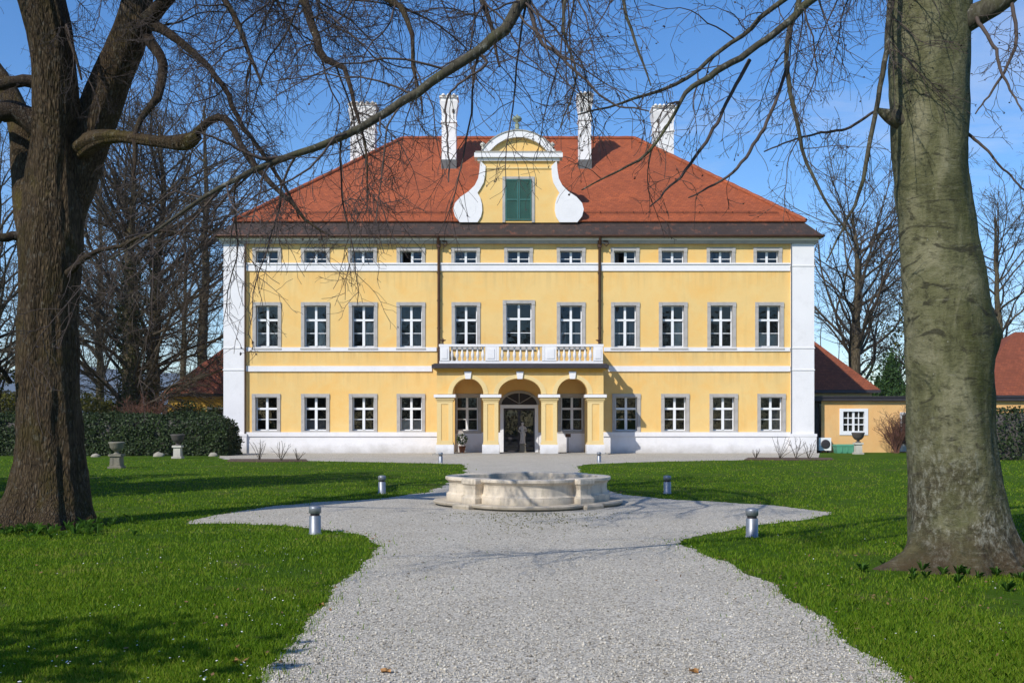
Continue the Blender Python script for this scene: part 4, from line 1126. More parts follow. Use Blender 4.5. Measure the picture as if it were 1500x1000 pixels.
mb = MB(); mb.box(-.14, .14, -.03, .03, .82, 1.0); mb.build('plate', M['copper'], root)

# ------------------------------------------------------------------ the old rough-barked tree (left)
LD = 16.7
def lp(u, v, d=LD): return P(u, v, d)
LO = G(70, 772); LO[1] = LD
oldtree = empty('old_tree', LO, 'big old tree with ridged brown bark and forked trunk on the left lawn', 'tree')
sc = LD / F / 2
tr, p0_, r0_ = stem([lp(68, 800), lp(68, 770), lp(71, 735), lp(73, 690), lp(73, 640), lp(71, 560), lp(71, 470), lp(75, 400), lp(78, 330), lp(80, 260), lp(82, 200, 16.6), lp(81, 150, 16.5), lp(77, 80, 16.4), lp(66, 20, 16.3), lp(45, -60, 16.2), lp(20, -180, 16.1), lp(10, -330, 16), lp(20, -520, 15.8)],
    np.array([150, 134, 114, 100, 91, 84, 80, 83, 84, 74, 62, 62, 60, 64, 62, 54, 42, 22]) * sc, 150, 110, [(R(0), .30, .35, .32), (R(60), .3, .2, .3), (R(300), .32, .25, .3), (R(180), .35, .22, .35), (R(120), .3, .2, .3), (R(240), .3, .25, .3)], .045, 1, LO, 'trunk', M['bark'], oldtree, rib=.07)
_, p1_, r1_ = stem([lp(70, 420, 16.9), lp(86, 345, 16.9), lp(103, 290, 16.9), lp(120, 235, 16.9), lp(142, 170, 16.9), lp(166, 110, 16.9), lp(187, 60, 16.8), lp(200, 0, 16.8), lp(214, -90, 16.7), lp(240, -230, 16.5), lp(255, -400, 16.3), lp(250, -560, 16)],
    np.array([46, 54, 60, 60, 57, 55, 53, 44, 42, 36, 28, 14]) * sc, 60, 36, None, .05, 2, LO, 'limb', M['bark'], oldtree, rib=.05)
_, p2_, r2_ = stem([lp(60, 360, 17.0), lp(46, 300, 17.2), lp(38, 250, 17.3), lp(30, 190, 17.4), lp(8, 130, 17.5), lp(-60, 40, 17.6), lp(-140, -60, 17.6), lp(-200, -240, 17.6)], np.array([60, 52, 44, 36, 32, 30, 26, 12]) * sc, 40, 24, None, .05, 3, LO, 'limb', M['limb'], oldtree)
_, p3_, r3_ = stem([lp(110, 225, 16.8), lp(135, 207, 16.4), lp(170, 200, 16.1), lp(230, 207, 15.8), lp(270, 208, 15.6), lp(291, 197, 15.5)], np.array([34, 26, 16, 14, 20, 12]) * sc, 44, 24, None, .2, 4, LO, 'limb', M['limb'], oldtree)
limbs = []
def limb(pts, ws, n=26, wb=1.0):
    q = catmull(np.hstack([np.array([P(*p) for p in pts]), np.array([[w * p[2] / F / 2] for w, p in zip(ws, pts)])]), n)
    wob = np.cumsum(rng.normal(0, .02 * wb, (n, 3)), axis=0) * np.linspace(0, 1, n)[:, None] + rng.normal(0, .010 * wb, (n, 3)) * np.sin(np.linspace(0, np.pi, n))[:, None]
    return q[:, :3] + wob, np.maximum(q[:, 3], .004)
LL = [
    limb([(282, 200, 15.6), (300, 183, 15.5), (325, 172, 15.4), (345, 192, 15.3), (372, 235, 15.2), (418, 283, 15.1), (445, 315, 15.0), (490, 352, 14.9)], [12, 12, 11, 10, 9, 7, 5, 2]),
    limb([(212, 50, 16.8), (236, 90, 16.4), (232, 132, 16.2), (220, 158, 16.1), (203, 186, 16), (196, 228, 15.9), (200, 275, 15.8)], [18, 14, 12, 11, 8, 6, 3]),
    limb([(205, 30, 16.8), (240, 45, 16.5), (272, 72, 16.2), (300, 98, 16), (322, 132, 15.9), (338, 170, 15.8), (368, 215, 15.7), (395, 262, 15.6), (420, 320, 15.5)], [22, 14, 11, 9, 8, 7, 6, 5, 2]),
    limb([(205, 45, 16.8), (228, 18, 16.5), (252, -8, 16.3), (300, -60, 16), (370, -95, 15.4), (430, -60, 14.8), (455, 5, 14.4), (474, 52, 14.2), (488, 90, 14.0), (518, 106, 13.8), (540, 150, 13.6), (556, 205, 13.5), (575, 300, 13.4)], [30, 22, 20, 18, 16, 14, 13, 12, 12, 8, 6, 4, 2], 40),
    limb([(250, -5, 16.3), (330, -130, 15.5), (470, -110, 14.5), (560, -15, 13.8), (606, 14, 13.5), (622, 50, 13.4), (626, 110, 13.3), (640, 170, 13.2)], [18, 15, 13, 11, 9, 7, 5, 2], 34),
    limb([(75, 130, 16.6), (40, 118, 16.5), (0, 122, 16.4), (-70, 100, 16.2), (-160, 30, 16)], [22, 18, 16, 14, 9]),
    limb([(65, 190, 16.8), (30, 168, 16.7), (0, 163, 16.6), (-70, 185, 16.4), (-180, 160, 16.2)], [40, 32, 30, 24, 16]),
    limb([(50, 350, 16.8), (20, 345, 16.7), (0, 346, 16.6), (-60, 330, 16.5), (-150, 340, 16.4)], [18, 14, 13, 11, 8]),
    limb([(100, 400, 16.4), (135, 372, 16.0), (185, 355, 15.7), (240, 340, 15.4), (300, 352, 15.2)], [12, 8, 6, 4, 2]),
    limb([(20, -40, 16.3), (60, -160, 15.5), (160, -200, 14.8), (260, -120, 14.4), (330, -20, 14.2), (370, 60, 14.1), (400, 130, 14)], [30, 22, 18, 14, 10, 7, 3]),
    limb([(-140, -60, 17.6), (-60, -150, 17), (40, -60, 16.4), (95, 30, 16.2), (120, 110, 16.1)], [20, 14, 10, 7, 3]),
    limb([(230, -180, 16.5), (330, -260, 15.8), (500, -230, 14.6), (640, -120, 13.6), (690, 0, 13.2), (700, 90, 13)], [26, 20, 16, 12, 8, 3], 34),
    limb([(15, 560, 16.4), (0, 540, 16.2), (-40, 530, 16), (-90, 500, 15.8)], [8, 6, 5, 3]),
]
def as_sets(ls): return [(p[None], r[None]) for p, r in ls]
for o_ in LL: bundle('limb', as_sets([o_]), M['branch'], oldtree, [10], LO)
def same(ls, n=24):
    return np.array([catmull(p, n) for p, _ in ls]), np.array([np.interp(np.linspace(0, 1, n), np.linspace(0, 1, len(r)), r) for _, r in ls])
hp, hr = same(LL)
tp, tr_ = same([(p0_[-34:], r0_[-34:]), (p1_[-28:], r1_[-28:]), (p2_[-22:], r2_[-22:])])
up = grow(tp, tr_, 2.5, .8, 2.5, 6.8, 58, 14, .11, (0, 0, .02), .12, .97, .45, .012, .016)          # crown limbs above
b2 = grow(hp, hr, 5.4, .36, .5, 2.4, 60, 10, .22, (0, 0, -.06), .05, 1, .5, .0055, .008)
b2u = grow(up[0], up[1], 2.2, .38, .6, 2.6, 50, 9, .18, (0, 0, -.05), .15, 1, .6, .007, .010)
c3 = grow(b2[0], b2[1], 8.5, .5, .25, 1.1, 52, 7, .24, (0, 0, -.05), .06, 1, .6, .0040, .007)
c3u = grow(b2u[0], b2u[1], 6.5, .5, .25, 1.1, 50, 6, .22, (0, 0, -.05), .1, 1, .65, .0046, .007)
d4 = grow(c3[0], c3[1], 8.5, .6, .10, .45, 50, 4, .25, (0, 0, -.04), .1, 1, .75, .0029, .006)
d4u = grow(c3u[0], c3u[1], 4.0, .6, .12, .42, 50, 4, .25, (0, 0, -.04), .12, 1, .75, .0040, .007)
def thicken(st, k):
    p, r = st; above = p[:, 0, 2] > EYE + (V0 + 60) * p[:, 0, 1] / F        # unseen top twigs thickened so the crown casts a stronger lawn shadow
    return p, np.where(above[:, None], r * k, r)
b2u, c3u, d4u = thicken(b2u, 2.0), thicken(c3u, 2.6), thicken(d4u, 3.0)
epi = grow(np.array([p0_[18:52]]), np.array([r0_[18:52]]), 26, .2, .25, 1.1, 70, 7, .25, (0, 0, .04), 0, 1, .02, .005, .006)   # water shoots on the bole
crown = bundle('crown', [up, b2, b2u, c3, c3u, d4, d4u, epi], M['twig'], oldtree, [7, 5, 5, 4, 3, 3, 3, 3], LO)

# ------------------------------------------------------------------ the beech (right)
BDp = 12.0
RO = np.array([5.2, 12.0, 0.0])
beech = empty('beech_tree', RO, 'big beech with smooth grey-green trunk and flared foot on the right lawn', 'tree')
sc = BDp / F / 2
def rp(u, v, d=BDp): return P(u, v, d)
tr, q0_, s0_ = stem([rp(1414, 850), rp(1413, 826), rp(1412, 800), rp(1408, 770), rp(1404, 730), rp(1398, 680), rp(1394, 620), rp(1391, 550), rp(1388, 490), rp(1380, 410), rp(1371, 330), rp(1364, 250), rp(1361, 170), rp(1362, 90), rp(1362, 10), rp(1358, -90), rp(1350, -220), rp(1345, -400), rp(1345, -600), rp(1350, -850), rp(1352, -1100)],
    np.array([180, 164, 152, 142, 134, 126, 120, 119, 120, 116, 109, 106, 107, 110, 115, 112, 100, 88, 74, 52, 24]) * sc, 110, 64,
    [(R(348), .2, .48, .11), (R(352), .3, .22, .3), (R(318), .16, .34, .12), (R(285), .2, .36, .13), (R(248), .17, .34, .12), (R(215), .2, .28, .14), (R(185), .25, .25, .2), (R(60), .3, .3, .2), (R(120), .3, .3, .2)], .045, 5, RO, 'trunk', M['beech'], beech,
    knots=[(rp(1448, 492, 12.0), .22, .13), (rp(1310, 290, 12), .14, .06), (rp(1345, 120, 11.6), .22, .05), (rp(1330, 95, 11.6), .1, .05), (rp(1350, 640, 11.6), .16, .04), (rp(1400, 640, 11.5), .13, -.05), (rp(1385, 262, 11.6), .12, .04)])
_, q1_, s1_ = stem([rp(1375, 75, 11.9), rp(1400, 38, 11.8), rp(1432, 22, 11.7), rp(1478, -8, 11.6), rp(1540, -80, 11.5), rp(1620, -230, 11.4), rp(1680, -420, 11.3)], np.array([60, 44, 32, 28, 24, 18, 8]) * sc, 34, 24, None, .05, 6, RO, 'limb', M['beechlimb'], beech)
stem([rp(1325, 178, 11.9), rp(1307, 172, 11.9), rp(1294, 166, 11.9), rp(1284, 160, 11.9)], np.array([30, 22, 13, 5]) * sc, 12, 14, None, .1, 7, RO, 'limb', M['beechlimb'], beech)
RL = [
    limb([(1348, -230, 12), (1200, -300, 11.5), (1000, -205, 11), (860, -85, 10.4), (772, -2, 10), (735, 48, 9.9), (695, 80, 9.8), (640, 117, 9.7), (560, 170, 9.6), (480, 208, 9.5), (400, 234, 9.4), (340, 262, 9.3), (255, 315, 9.2), (170, 365, 9.1)], [40, 30, 24, 20, 17, 17, 15, 13.5, 12, 10.5, 9.5, 7, 4.5, 2], 70, .45),
    limb([(1350, -60, 12), (1290, -66, 11.6), (1232, -28, 11.2), (1188, 4, 10.9), (1120, 66, 10.6), (1045, 112, 10.3), (1000, 142, 10.1), (975, 185, 10), (935, 236, 9.9), (890, 262, 9.8), (845, 285, 9.7)], [24, 18, 14, 11.5, 10, 9.5, 6.5, 4.5, 4, 3, 2], 46, .45),
    limb([(1350, -140, 12), (1240, -60, 11.4), (1146, 4, 11), (1080, 64, 10.8), (1012, 124, 10.6), (940, 152, 10.4), (865, 172, 10.2)], [20, 12, 8, 6.5, 5.5, 4, 2], 34, .45),
    limb([(1345, -120, 12), (1210, -70, 11.3), (1168, 20, 11.1), (1155, 95, 11), (1166, 170, 10.9), (1182, 240, 10.9), (1210, 300, 10.8), (1250, 355, 10.8)], [18, 10, 8, 7, 6, 5, 4, 2], 34, .45),
    limb([(1155, 92, 11), (1132, 158, 10.9), (1105, 212, 10.8), (1062, 264, 10.7), (1000, 300, 10.6)], [5, 5, 5, 4, 2], 26, .45),
    limb([(1098, 88, 10.6), (1065, 150, 10.5), (1040, 205, 10.4), (1000, 255, 10.3), (955, 300, 10.2)], [6, 5, 5, 4, 2], 26, .45),
    limb([(1340, -100, 12), (1308, -10, 11.6), (1302, 70, 11.4), (1292, 145, 11.3), (1275, 240, 11.2), (1252, 318, 11.2), (1225, 380, 11.1)], [12, 9, 8, 7, 6, 4, 2], 30, .45),
    limb([(1420, 10, 11.7), (1455, 70, 11.4), (1470, 120, 11.2), (1500, 170, 11)], [6, 5, 4, 2], 26, .45),
    limb([(1480, -10, 11.6), (1490, 60, 11.4), (1470, 110, 11.3), (1440, 160, 11.2)], [6, 5, 4, 2], 26, .45),
    limb([(1410, 190, 12), (1440, 215, 11.8), (1480, 255, 11.6), (1530, 310, 11.5)], [5, 4, 3, 2], 26, .45),
    limb([(1286, 160, 11.9), (1240, 190, 11.7), (1190, 205, 11.5), (1130, 240, 11.3)], [4, 4, 3, 2], 26, .45),
    limb([(1000, -205, 11), (930, -90, 10.4), (920, 0, 10.1), (940, 70, 10), (965, 130, 9.9)], [12, 8, 5, 4, 2], 26, .45),
    limb([(772, 0, 10), (792, 60, 9.9), (815, 78, 9.8), (850, 110, 9.7), (900, 150, 9.6), (955, 160, 9.5)], [7, 6, 5, 4, 3, 2], 26, .45),
    limb([(700, 78, 9.8), (712, 95, 9.8), (660, 135, 9.7), (650, 190, 9.6), (655, 260, 9.5)], [6, 4, 3, 3, 2], 26, .45),
    limb([(900, -120, 10.6), (840, -40, 10.2), (830, 40, 10), (850, 100, 9.9), (830, 180, 9.8)], [9, 6, 4, 3, 2], 26, .45),
    limb([(415, 230, 9.4), (380, 232, 9.3), (330, 215, 9.2), (290, 212, 9.1)], [5, 5, 4, 2], 26, .45),
]
for o_ in RL: bundle('limb', as_sets([o_]), M['beechlimb'] if o_[1].max() > .03 else M['beechtwig'], beech, [10], RO)
hp, hr = same(RL, 30)
tp, tr_ = same([(q0_[-46:], s0_[-46:]), (q1_[-16:], s1_[-16:])])
up = grow(tp, tr_, 1.7, .75, 2.5, 6.0, 60, 14, .10, (0, 0, .02), .1, .97, .4, .012, .015)
b2 = grow(hp, hr, 4.6, .30, .4, 1.9, 50, 10, .16, (0, 0, -.065), .08, 1, .5, .0042, .0068)
b2u = grow(up[0], up[1], 1.9, .4, .6, 2.6, 48, 9, .16, (0, 0, -.05), .2, 1, .6, .006, .009)
c3 = grow(b2[0], b2[1], 7.5, .5, .2, .9, 48, 7, .18, (0, 0, -.05), .08, 1, .65, .0034, .006)
c3u = grow(b2u[0], b2u[1], 5.0, .5, .25, .9, 50, 6, .2, (0, 0, -.05), .1, 1, .65, .0042, .008)
d4 = grow(c3[0], c3[1], 6.5, .6, .08, .3, 45, 4, .2, (0, 0, -.03), .15, 1, .75, .0027, .005)
d4u = grow(c3u[0], c3u[1], 2.0, .6, .1, .35, 48, 4, .2, (0, 0, -.03), .15, 1, .75, .0034, .006)
crown = bundle('crown', [up, b2, b2u, c3, c3u, d4, d4u], M['beechtwig'], beech, [7, 5, 4, 4, 3, 3, 3], RO)
tips = np.vstack([c3[0][:, -1], d4[0][::2, -1]]); pick = tips[rng.random(len(tips)) < .22]
V, Fq = leaves(pick + rng.normal(0, .01, pick.shape), .013, rng, aspect=.7)
V2, Fq2 = leaves(pick, .013, rng, aspect=.7)
link('husks', mesh_np('husks', np.vstack([V, V2]) - RO, np.vstack([Fq, Fq2 + len(V)]), M['twig']), beech)['kind'] = 'stuff'

# ------------------------------------------------------------------ background trees
def bare_tree(name, label, loc, h, r, seed, limbs_n=1.0, spread=1.0, up_t=.03, ivy=0, mat='fartwig', twigr=.016, first=.22, group=None, lean=0.0, dens=1.0):
    g = np.random.default_rng(seed); loc = np.array(loc, float)
    root = empty(name, loc, label, 'tree', group)
    n = 20; s = np.linspace(0, 1, n)
    path = np.stack([lean * s * h + np.cumsum(g.normal(0, .012 * h, n)) * .25, np.cumsum(g.normal(0, .012 * h, n)) * .25, s * h], 1); path -= path[0]; path[0, 2] = -.1
    rad = r * (1 - .86 * s) * (1 + .55 * np.exp(-s * 22))
    bundle('trunk', [(path[None], rad[None])], M['fartrunk'], root, [12], (0, 0, 0))
    l1 = grow(path[None], rad[None], limbs_n * 42 / h, .68 * spread, .12 * h, .5 * h * spread, 50, 12, .11, (0, 0, up_t), first, .98, .42, .022, .013, g)
    l2 = grow(l1[0], l1[1], 1.6 * dens, .46, .7, .22 * h, 42, 8, .12, (0, 0, up_t * .6), .15, 1, .55, twigr * 1.3, .011, g)
    l3 = grow(l2[0], l2[1], 2.2 * dens, .5, .5, 2.0, 42, 6, .13, (0, 0, .01), .1, 1, .6, twigr * .9, .009, g)
    l4 = grow(l3[0], l3[1], 2.4 * dens, .6, .3, .8, 42, 4, .14, (0, 0, .01), .2, 1, .7, twigr * .7, .008, g)
    bundle('crown', [l1, l2, l3, l4], M[mat], root, [7, 4, 3, 3], (0, 0, 0))
    if ivy:
        k = int(ivy); t = g.uniform(.02, .62, k); i = (t * (n - 1)).astype(int); th = g.uniform(0, 2 * np.pi, k)
        rr = rad[i] + np.abs(g.normal(.12, .22, k)); pt = path[i] + np.stack([rr * np.cos(th), rr * np.sin(th), g.uniform(0, h / n, k)], 1)
        V, Fq = leaves(pt, .085, g); link('ivy', mesh_np('ivy', V, Fq, M['ivy']), root)
    return root
def at(u, d): return ((u - U0) * d / F, d, 0)
BG = 'bare trees behind the hedge'
bare_tree('bare_tree', 'ivy-clad bare tree behind the hedge, thickest trunk right of the old tree', at(192, 66), 19, .75, 21, 1.55, .95, .02, 5200, first=.1, group=BG, dens=1.2)
bare_tree('bare_tree', 'bare tree with slightly leaning ivy trunk close beside the thick ivy-clad one', at(226, 70), 22, .55, 22, 1.45, .9, .03, 2600, first=.14, group=BG, lean=.02)
bare_tree('bare_tree', 'tall slender bare tree rising behind the ochre outbuilding\'s red roof', at(302, 92), 30, .6, 23, .9, .55, .03, 300, first=.3, group=BG)
bare_tree('bare_tree', 'thin bare tree between the old tree and the ivy-clad trees', at(148, 84), 21, .38, 24, 1.2, .9, .02, 600, first=.14, group=BG)
bare_tree('bare_tree', 'bare tree seen at the far left frame edge beside the old trunk', at(-8, 60), 17, .5, 25, 1.2, .9, .02, 900, first=.12, group=BG)
bare_tree('bare_tree', 'small bare tree behind the tall slender one, next to the mansion corner', at(268, 105), 24, .4, 31, .9, .7, .02, 0, group=BG)
GR = 'bare trees behind the wing'
bare_tree('bare_tree', 'wide bare tree with upswept branches behind the wing, left of the beech trunk', at(1252, 82), 18.5, .62, 26, 1.5, 1.1, .06, 0, first=.2, group=GR, twigr=.017, dens=.95)
bare_tree('bare_tree', 'bare tree above the red roof at the right edge, right of the beech trunk', at(1462, 92), 20, .5, 27, 1.1, .9, .05, 0, first=.25, group=GR, twigr=.018)
bare_tree('bare_tree', 'distant bare tree half hidden behind the beech trunk', at(1352, 110), 17, .5, 28, 1.0, .9, .05, 0, group=GR, twigr=.02)

def conifer(loc, h, w, label, seed, name='conifer'):
    g = np.random.default_rng(seed); root = empty(name, loc, label, 'tree')
    mb = MB(); mb.tube([(0, 0, -.1), (0, 0, h * .97)], [.2, .03], 8); mb.build('trunk', M['fartrunk'], root)
    n = 9000; z = g.uniform(.06, 1, n) ** 1.2; k = np.round(z * 14) / 14; th = g.uniform(0, 2 * np.pi, n)
    lob = .7 + .3 * np.sin(th * 5 + k * 21) * np.cos(th * 3 + k * 8)
    rr = w * (1 - z) ** .8 * np.sqrt(g.uniform(.1, 1, n)) * lob
    pt = np.stack([rr * np.cos(th), rr * np.sin(th), h * z - rr * .25], 1)
    V, Fq = leaves(pt, .16, g, aspect=.35); link('crown', mesh_np('crown', V, Fq, M['conifer']), root)
conifer(at(1306, 74), 6.6, 2.7, 'dark green conifer behind the flat-roofed wing', 41)
conifer(at(1286, 80), 5.2, 2.0, 'lower green conifer beside the taller one behind the wing', 42)

# shrubs
def twig_bush(name, loc, h, w, label, seed, mat, n=60):
    g = np.random.default_rng(seed); root = empty(name, loc, label, 'shrub')
    th = g.uniform(0, 2 * np.pi, n); tl = g.uniform(.05, .75, n); Pn = 8
    d = np.stack([np.sin(tl) * np.cos(th) * w / h * 1.3, np.sin(tl) * np.sin(th) * w / h * 1.3, np.cos(tl)], 1)
    pth = np.zeros((n, Pn, 3)); pth[:, 0] = g.normal(0, .06, (n, 3)) * [1, 1, 0]
    L = h * g.uniform(.7, 1.1, n)
    for k in range(1, Pn):
        d = d + g.normal(0, .12, d.shape); d /= np.linalg.norm(d, axis=1, keepdims=True); pth[:, k] = pth[:, k - 1] + d * (L / (Pn - 1))[:, None]
    r = np.linspace(.022, .008, Pn)[None].repeat(n, 0)
    t2 = grow(pth, r, 6, .4, .2, .8, 40, 5, .18, (0, 0, .03), .15, 1, .7, .008, .01, g)
    t3 = grow(t2[0], t2[1], 6, .5, .12, .4, 40, 4, .2, (0, 0, 0), .15, 1, .8, .007, .01, g)
    bundle('stems', [(pth, r)], M[mat], root, [4], (0, 0, 0)); bundle('twigs', [t2, t3], M[mat], root, [3, 3], (0, 0, 0))
twig_bush('bare_shrub', at(1312, 55.0), 2.0, 1.0, 'rounded brown twiggy shrub against the apricot wing wall', 51, 'russet', 46)
twig_bush('bare_shrub', at(210, 60), 2.9, 1.9, 'tall russet twiggy shrub rising behind the clipped hedge', 52, 'russet', 60)
twig_bush('bare_shrub', at(1334, 55.2), 2.3, .8, 'greyish bare shrub half hidden by the beech trunk edge', 53, 'fartwig', 50)
def leaf_bush(name, loc, rx, ry, h, label, seed, mat, n, size=.1):
    g = np.random.default_rng(seed); root = empty(name, loc, label, 'shrub')
    cl = g.normal(size=(24, 3)) * [rx * .5, ry * .5, h * .22] + [0, 0, h * .52]
    i = g.integers(0, 24, n); q = g.normal(size=(n, 3)); q /= np.linalg.norm(q, axis=1, keepdims=True)
    pt = cl[i] + q * g.uniform(.3, 1, (n, 1)) ** .5 * np.array([rx, ry, h * .4]) * .4; pt[:, 2] = np.abs(pt[:, 2])
    V, Fq = leaves(pt, size, g); link('foliage', mesh_np('foliage', V, Fq, M[mat]), root)
    st = grow(np.array([[(0, 0, -.05), (0, 0, h * .25), (0, 0, h * .5)]]), np.array([[.06, .05, .04]]), 22, .8, .4, h * .6, 45, 5, .15, (0, 0, .03), .02, 1, .6, .012, .01, g)
    bundle('stems', [st], M['fartwig'], root, [4], (0, 0, 0))
leaf_bush('spring_shrub', at(140, 68), 4.2, 2, 4.2, 'yellow-green leafing shrub behind the hedge right of the old trunk', 61, 'spring', 6000, .1)
leaf_bush('spring_shrub', at(5, 62), 2.6, 2, 3.6, 'olive leafing shrub at the far left edge behind the old trunk', 62, 'spring', 4000, .1)
leaf_bush('evergreen_shrub', at(272, 66), 1.8, 1.5, 2.9, 'dark evergreen shrub in front of the ochre outbuilding', 63, 'hedge', 3000, .09)

leaf_bush('leafing_tree', at(1318, 84), 3.0, 2, 13.5, 'pale green leafing tree behind the wing, half hidden by the beech trunk', 64, 'spring', 2600, .12)
leaf_bush('evergreen_shrub', at(1326, 70), 2.2, 1.5, 4.8, 'rounded dark green shrub behind the flat-roofed wing', 65, 'conifer', 3500, .1)
# hedges: dense clipped leaf mass over an inner bulk of twigs
def hedge(name, x0, x1, y0, y1, h, label, seed, mat, n):
    g = np.random.default_rng(seed); c = ((x0 + x1) / 2, (y0 + y1) / 2, 0); root = empty(name, c, label, 'hedge')
    hx, hy = (x1 - x0) / 2, (y1 - y0) / 2
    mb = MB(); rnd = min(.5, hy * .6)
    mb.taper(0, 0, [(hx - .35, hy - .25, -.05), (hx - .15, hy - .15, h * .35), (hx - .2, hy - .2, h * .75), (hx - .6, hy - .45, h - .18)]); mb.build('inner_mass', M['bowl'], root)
    # points over front, top, ends
    p = []; nr = []
    for k in range(n):
        f = g.random()
        if f < .55: q = [g.uniform(-hx, hx), -hy, g.uniform(0, h)]; m = [0, -1, .2]
        elif f < .85: q = [g.uniform(-hx, hx), g.uniform(-hy, hy), h]; m = [0, 0, 1]
        elif f < .93: q = [hx, g.uniform(-hy, hy), g.uniform(0, h)]; m = [1, 0, .2]
        else: q = [-hx, g.uniform(-hy, hy), g.uniform(0, h)]; m = [-1, 0, .2]
        p.append(q); nr.append(m)
    p = np.array(p); nr = np.array(nr, float)
    e = 1 - .35 * np.clip((p[:, 2] / h - .6) / .4, 0, 1) ** 2 * .8                     # shoulders rounded
    p[:, 1] *= e; ex = np.clip((np.abs(p[:, 0]) - (hx - 1)) / 1, 0, 1); p[:, 2] *= 1 - .28 * ex ** 2
    nz = np.array([mnoise.fractal(Vector((a * .9 + seed, b * .9, c_ * 1.1)), .9, 2, 3) for a, b, c_ in p])
    p += nr * (nz * .22 + g.normal(-.03, .07, len(p)))[:, None]
    p[:, 2] = np.maximum(p[:, 2], .02)
    V, Fq = leaves(p, .065, g, nr); link('foliage', mesh_np('foliage', V, Fq, M[mat]), root)
HL = 50.5
hedge('clipped_hedge', (-60 - U0) * HL / F, (333 - U0) * HL / F, HL, HL + 2.4, 2.0, 'long dark green clipped hedge ending at the mansion left corner', 71, 'hedge', 34000)
hedge('clipped_hedge', (1448 - U0) * 45 / F, 36, 45, 47, 2.25, 'dark brownish hedge at the right edge behind the beech trunk', 72, 'hedge', 14000)

# far woods closing the horizon
g = np.random.default_rng(81); n = 16000
x = g.uniform(-220, 260, n); hgt = 6 + 3.5 * np.array([mnoise.fractal(Vector((a * .035, 0, 0)), 1, 2, 4) for a in x]); z = g.uniform(0, 1, n) ** .8 * hgt
V, Fq = leaves(np.stack([x, g.uniform(190, 215, n), z], 1), .75, g); o = link('far_woods', mesh_np('far_woods', V, Fq, M['woods'])); o['kind'] = 'stuff'; o['label'] = 'low brown-green woods far behind the park'; o['category'] = 'woods'

n = 9000; x = g.uniform(-110, 110, n); hgt = 15 + 7 * np.array([mnoise.fractal(Vector((a * .06, 9, 0)), 1, 2, 4) for a in x]); z = g.uniform(0, 1, n) ** .8 * hgt
V, Fq = leaves(np.stack([x, g.uniform(-58, -44, n), z], 1), .8, g); o = link('park_woods', mesh_np('park_woods', V, Fq, M['woods'])); o['kind'] = 'stuff'; o['label'] = 'brown-green park woods opposite the mansion'; o['category'] = 'woods'
leaf_bush('leafing_tree', (-6.9, 3.4, 0), 2.4, 1.9, 5.6, 'small evergreen tree on the near left lawn', 43, 'hedge', 2600, .11)
leaf_bush('leafing_tree', (-14.6, 19.6, 0), 2.6, 2.2, 12.5, 'tall dense evergreen tree beyond the old tree', 44, 'hedge', 6000, .2)
leaf_bush('leafing_tree', (-19, 22.5, 0), 2.6, 2.2, 9.5, 'lower dense evergreen tree beyond the old tree', 45, 'hedge', 5000, .2)

# ------------------------------------------------------------------ grass, daisies, pebbles, weeds
g = np.random.default_rng(91)
def blades(n, umin, umax, vmin, vmax, hgt, seed, wmin):
    g = np.random.default_rng(seed)
    u = g.uniform(umin, umax, n); v = g.uniform(vmin, vmax, n); d = F * EYE / (v - V0); x = (u - U0) * d / F
    fuzz = g.standard_t(2.2, n) * (.04 + .0018 * d)
    k = ~inside(x + fuzz, d + g.normal(0, .05, n)); k &= ((x - fc[0]) ** 2 + (d - fc[1]) ** 2) > 5.5
    k &= d < 54.5
    x, d = x[k], d[k]
    pt = np.array([mnoise.fractal(Vector((a * .55, b * .55, 2.5)), .8, 2.1, 4) for a, b in zip(x, d)])
    bare = np.clip((pt - .04) * 2.2, 0, .8) + .6 * np.exp(-(((x - 4.2) / 1.7) ** 2 + ((d - 10.4) / 1.5) ** 2))      # thin turf in patches and over the beech roots
    k = g.random(len(x)) > bare; x, d = x[k], d[k]; n = len(x)
    tuft = np.array([mnoise.noise(Vector((a * 1.7, b * 1.7, 0))) for a, b in zip(x[::1], d[::1])]) if n < 600000 else np.zeros(n)
    h = hgt * g.uniform(.5, 1.25, n) * (1 + .5 * tuft); w = np.maximum(wmin, d * .00042) * g.uniform(.7, 1.3, n)
    th = g.uniform(0, 2 * np.pi, n); le = g.uniform(.1, .9, n) * h; la = g.uniform(0, 2 * np.pi, n)
    b = np.stack([x, d, np.zeros(n)], 1); s = np.stack([np.cos(th) * w, np.sin(th) * w, np.zeros(n)], 1)
    lean = np.stack([np.cos(la) * le, np.sin(la) * le, np.zeros(n)], 1); z = np.array([0, 0, 1.])
    mid = b + lean * .3 + z * (h * .6)[:, None]; tip = b + lean + z * h[:, None]
    V = np.stack([b - s, b + s, mid + s * .7, tip, mid - s * .7], 1).reshape(-1, 3)
    return V, np.arange(5 * n).reshape(-1, 5)
V, Fq = blades(420000, -260, 1760, 672, 1060, .042, 92, .003)
o = link('lawn_grass', mesh_np('lawn_grass', V, Fq, M['grass'])); tag(o, 'short mown green lawn grass', 'grass', kind='stuff')

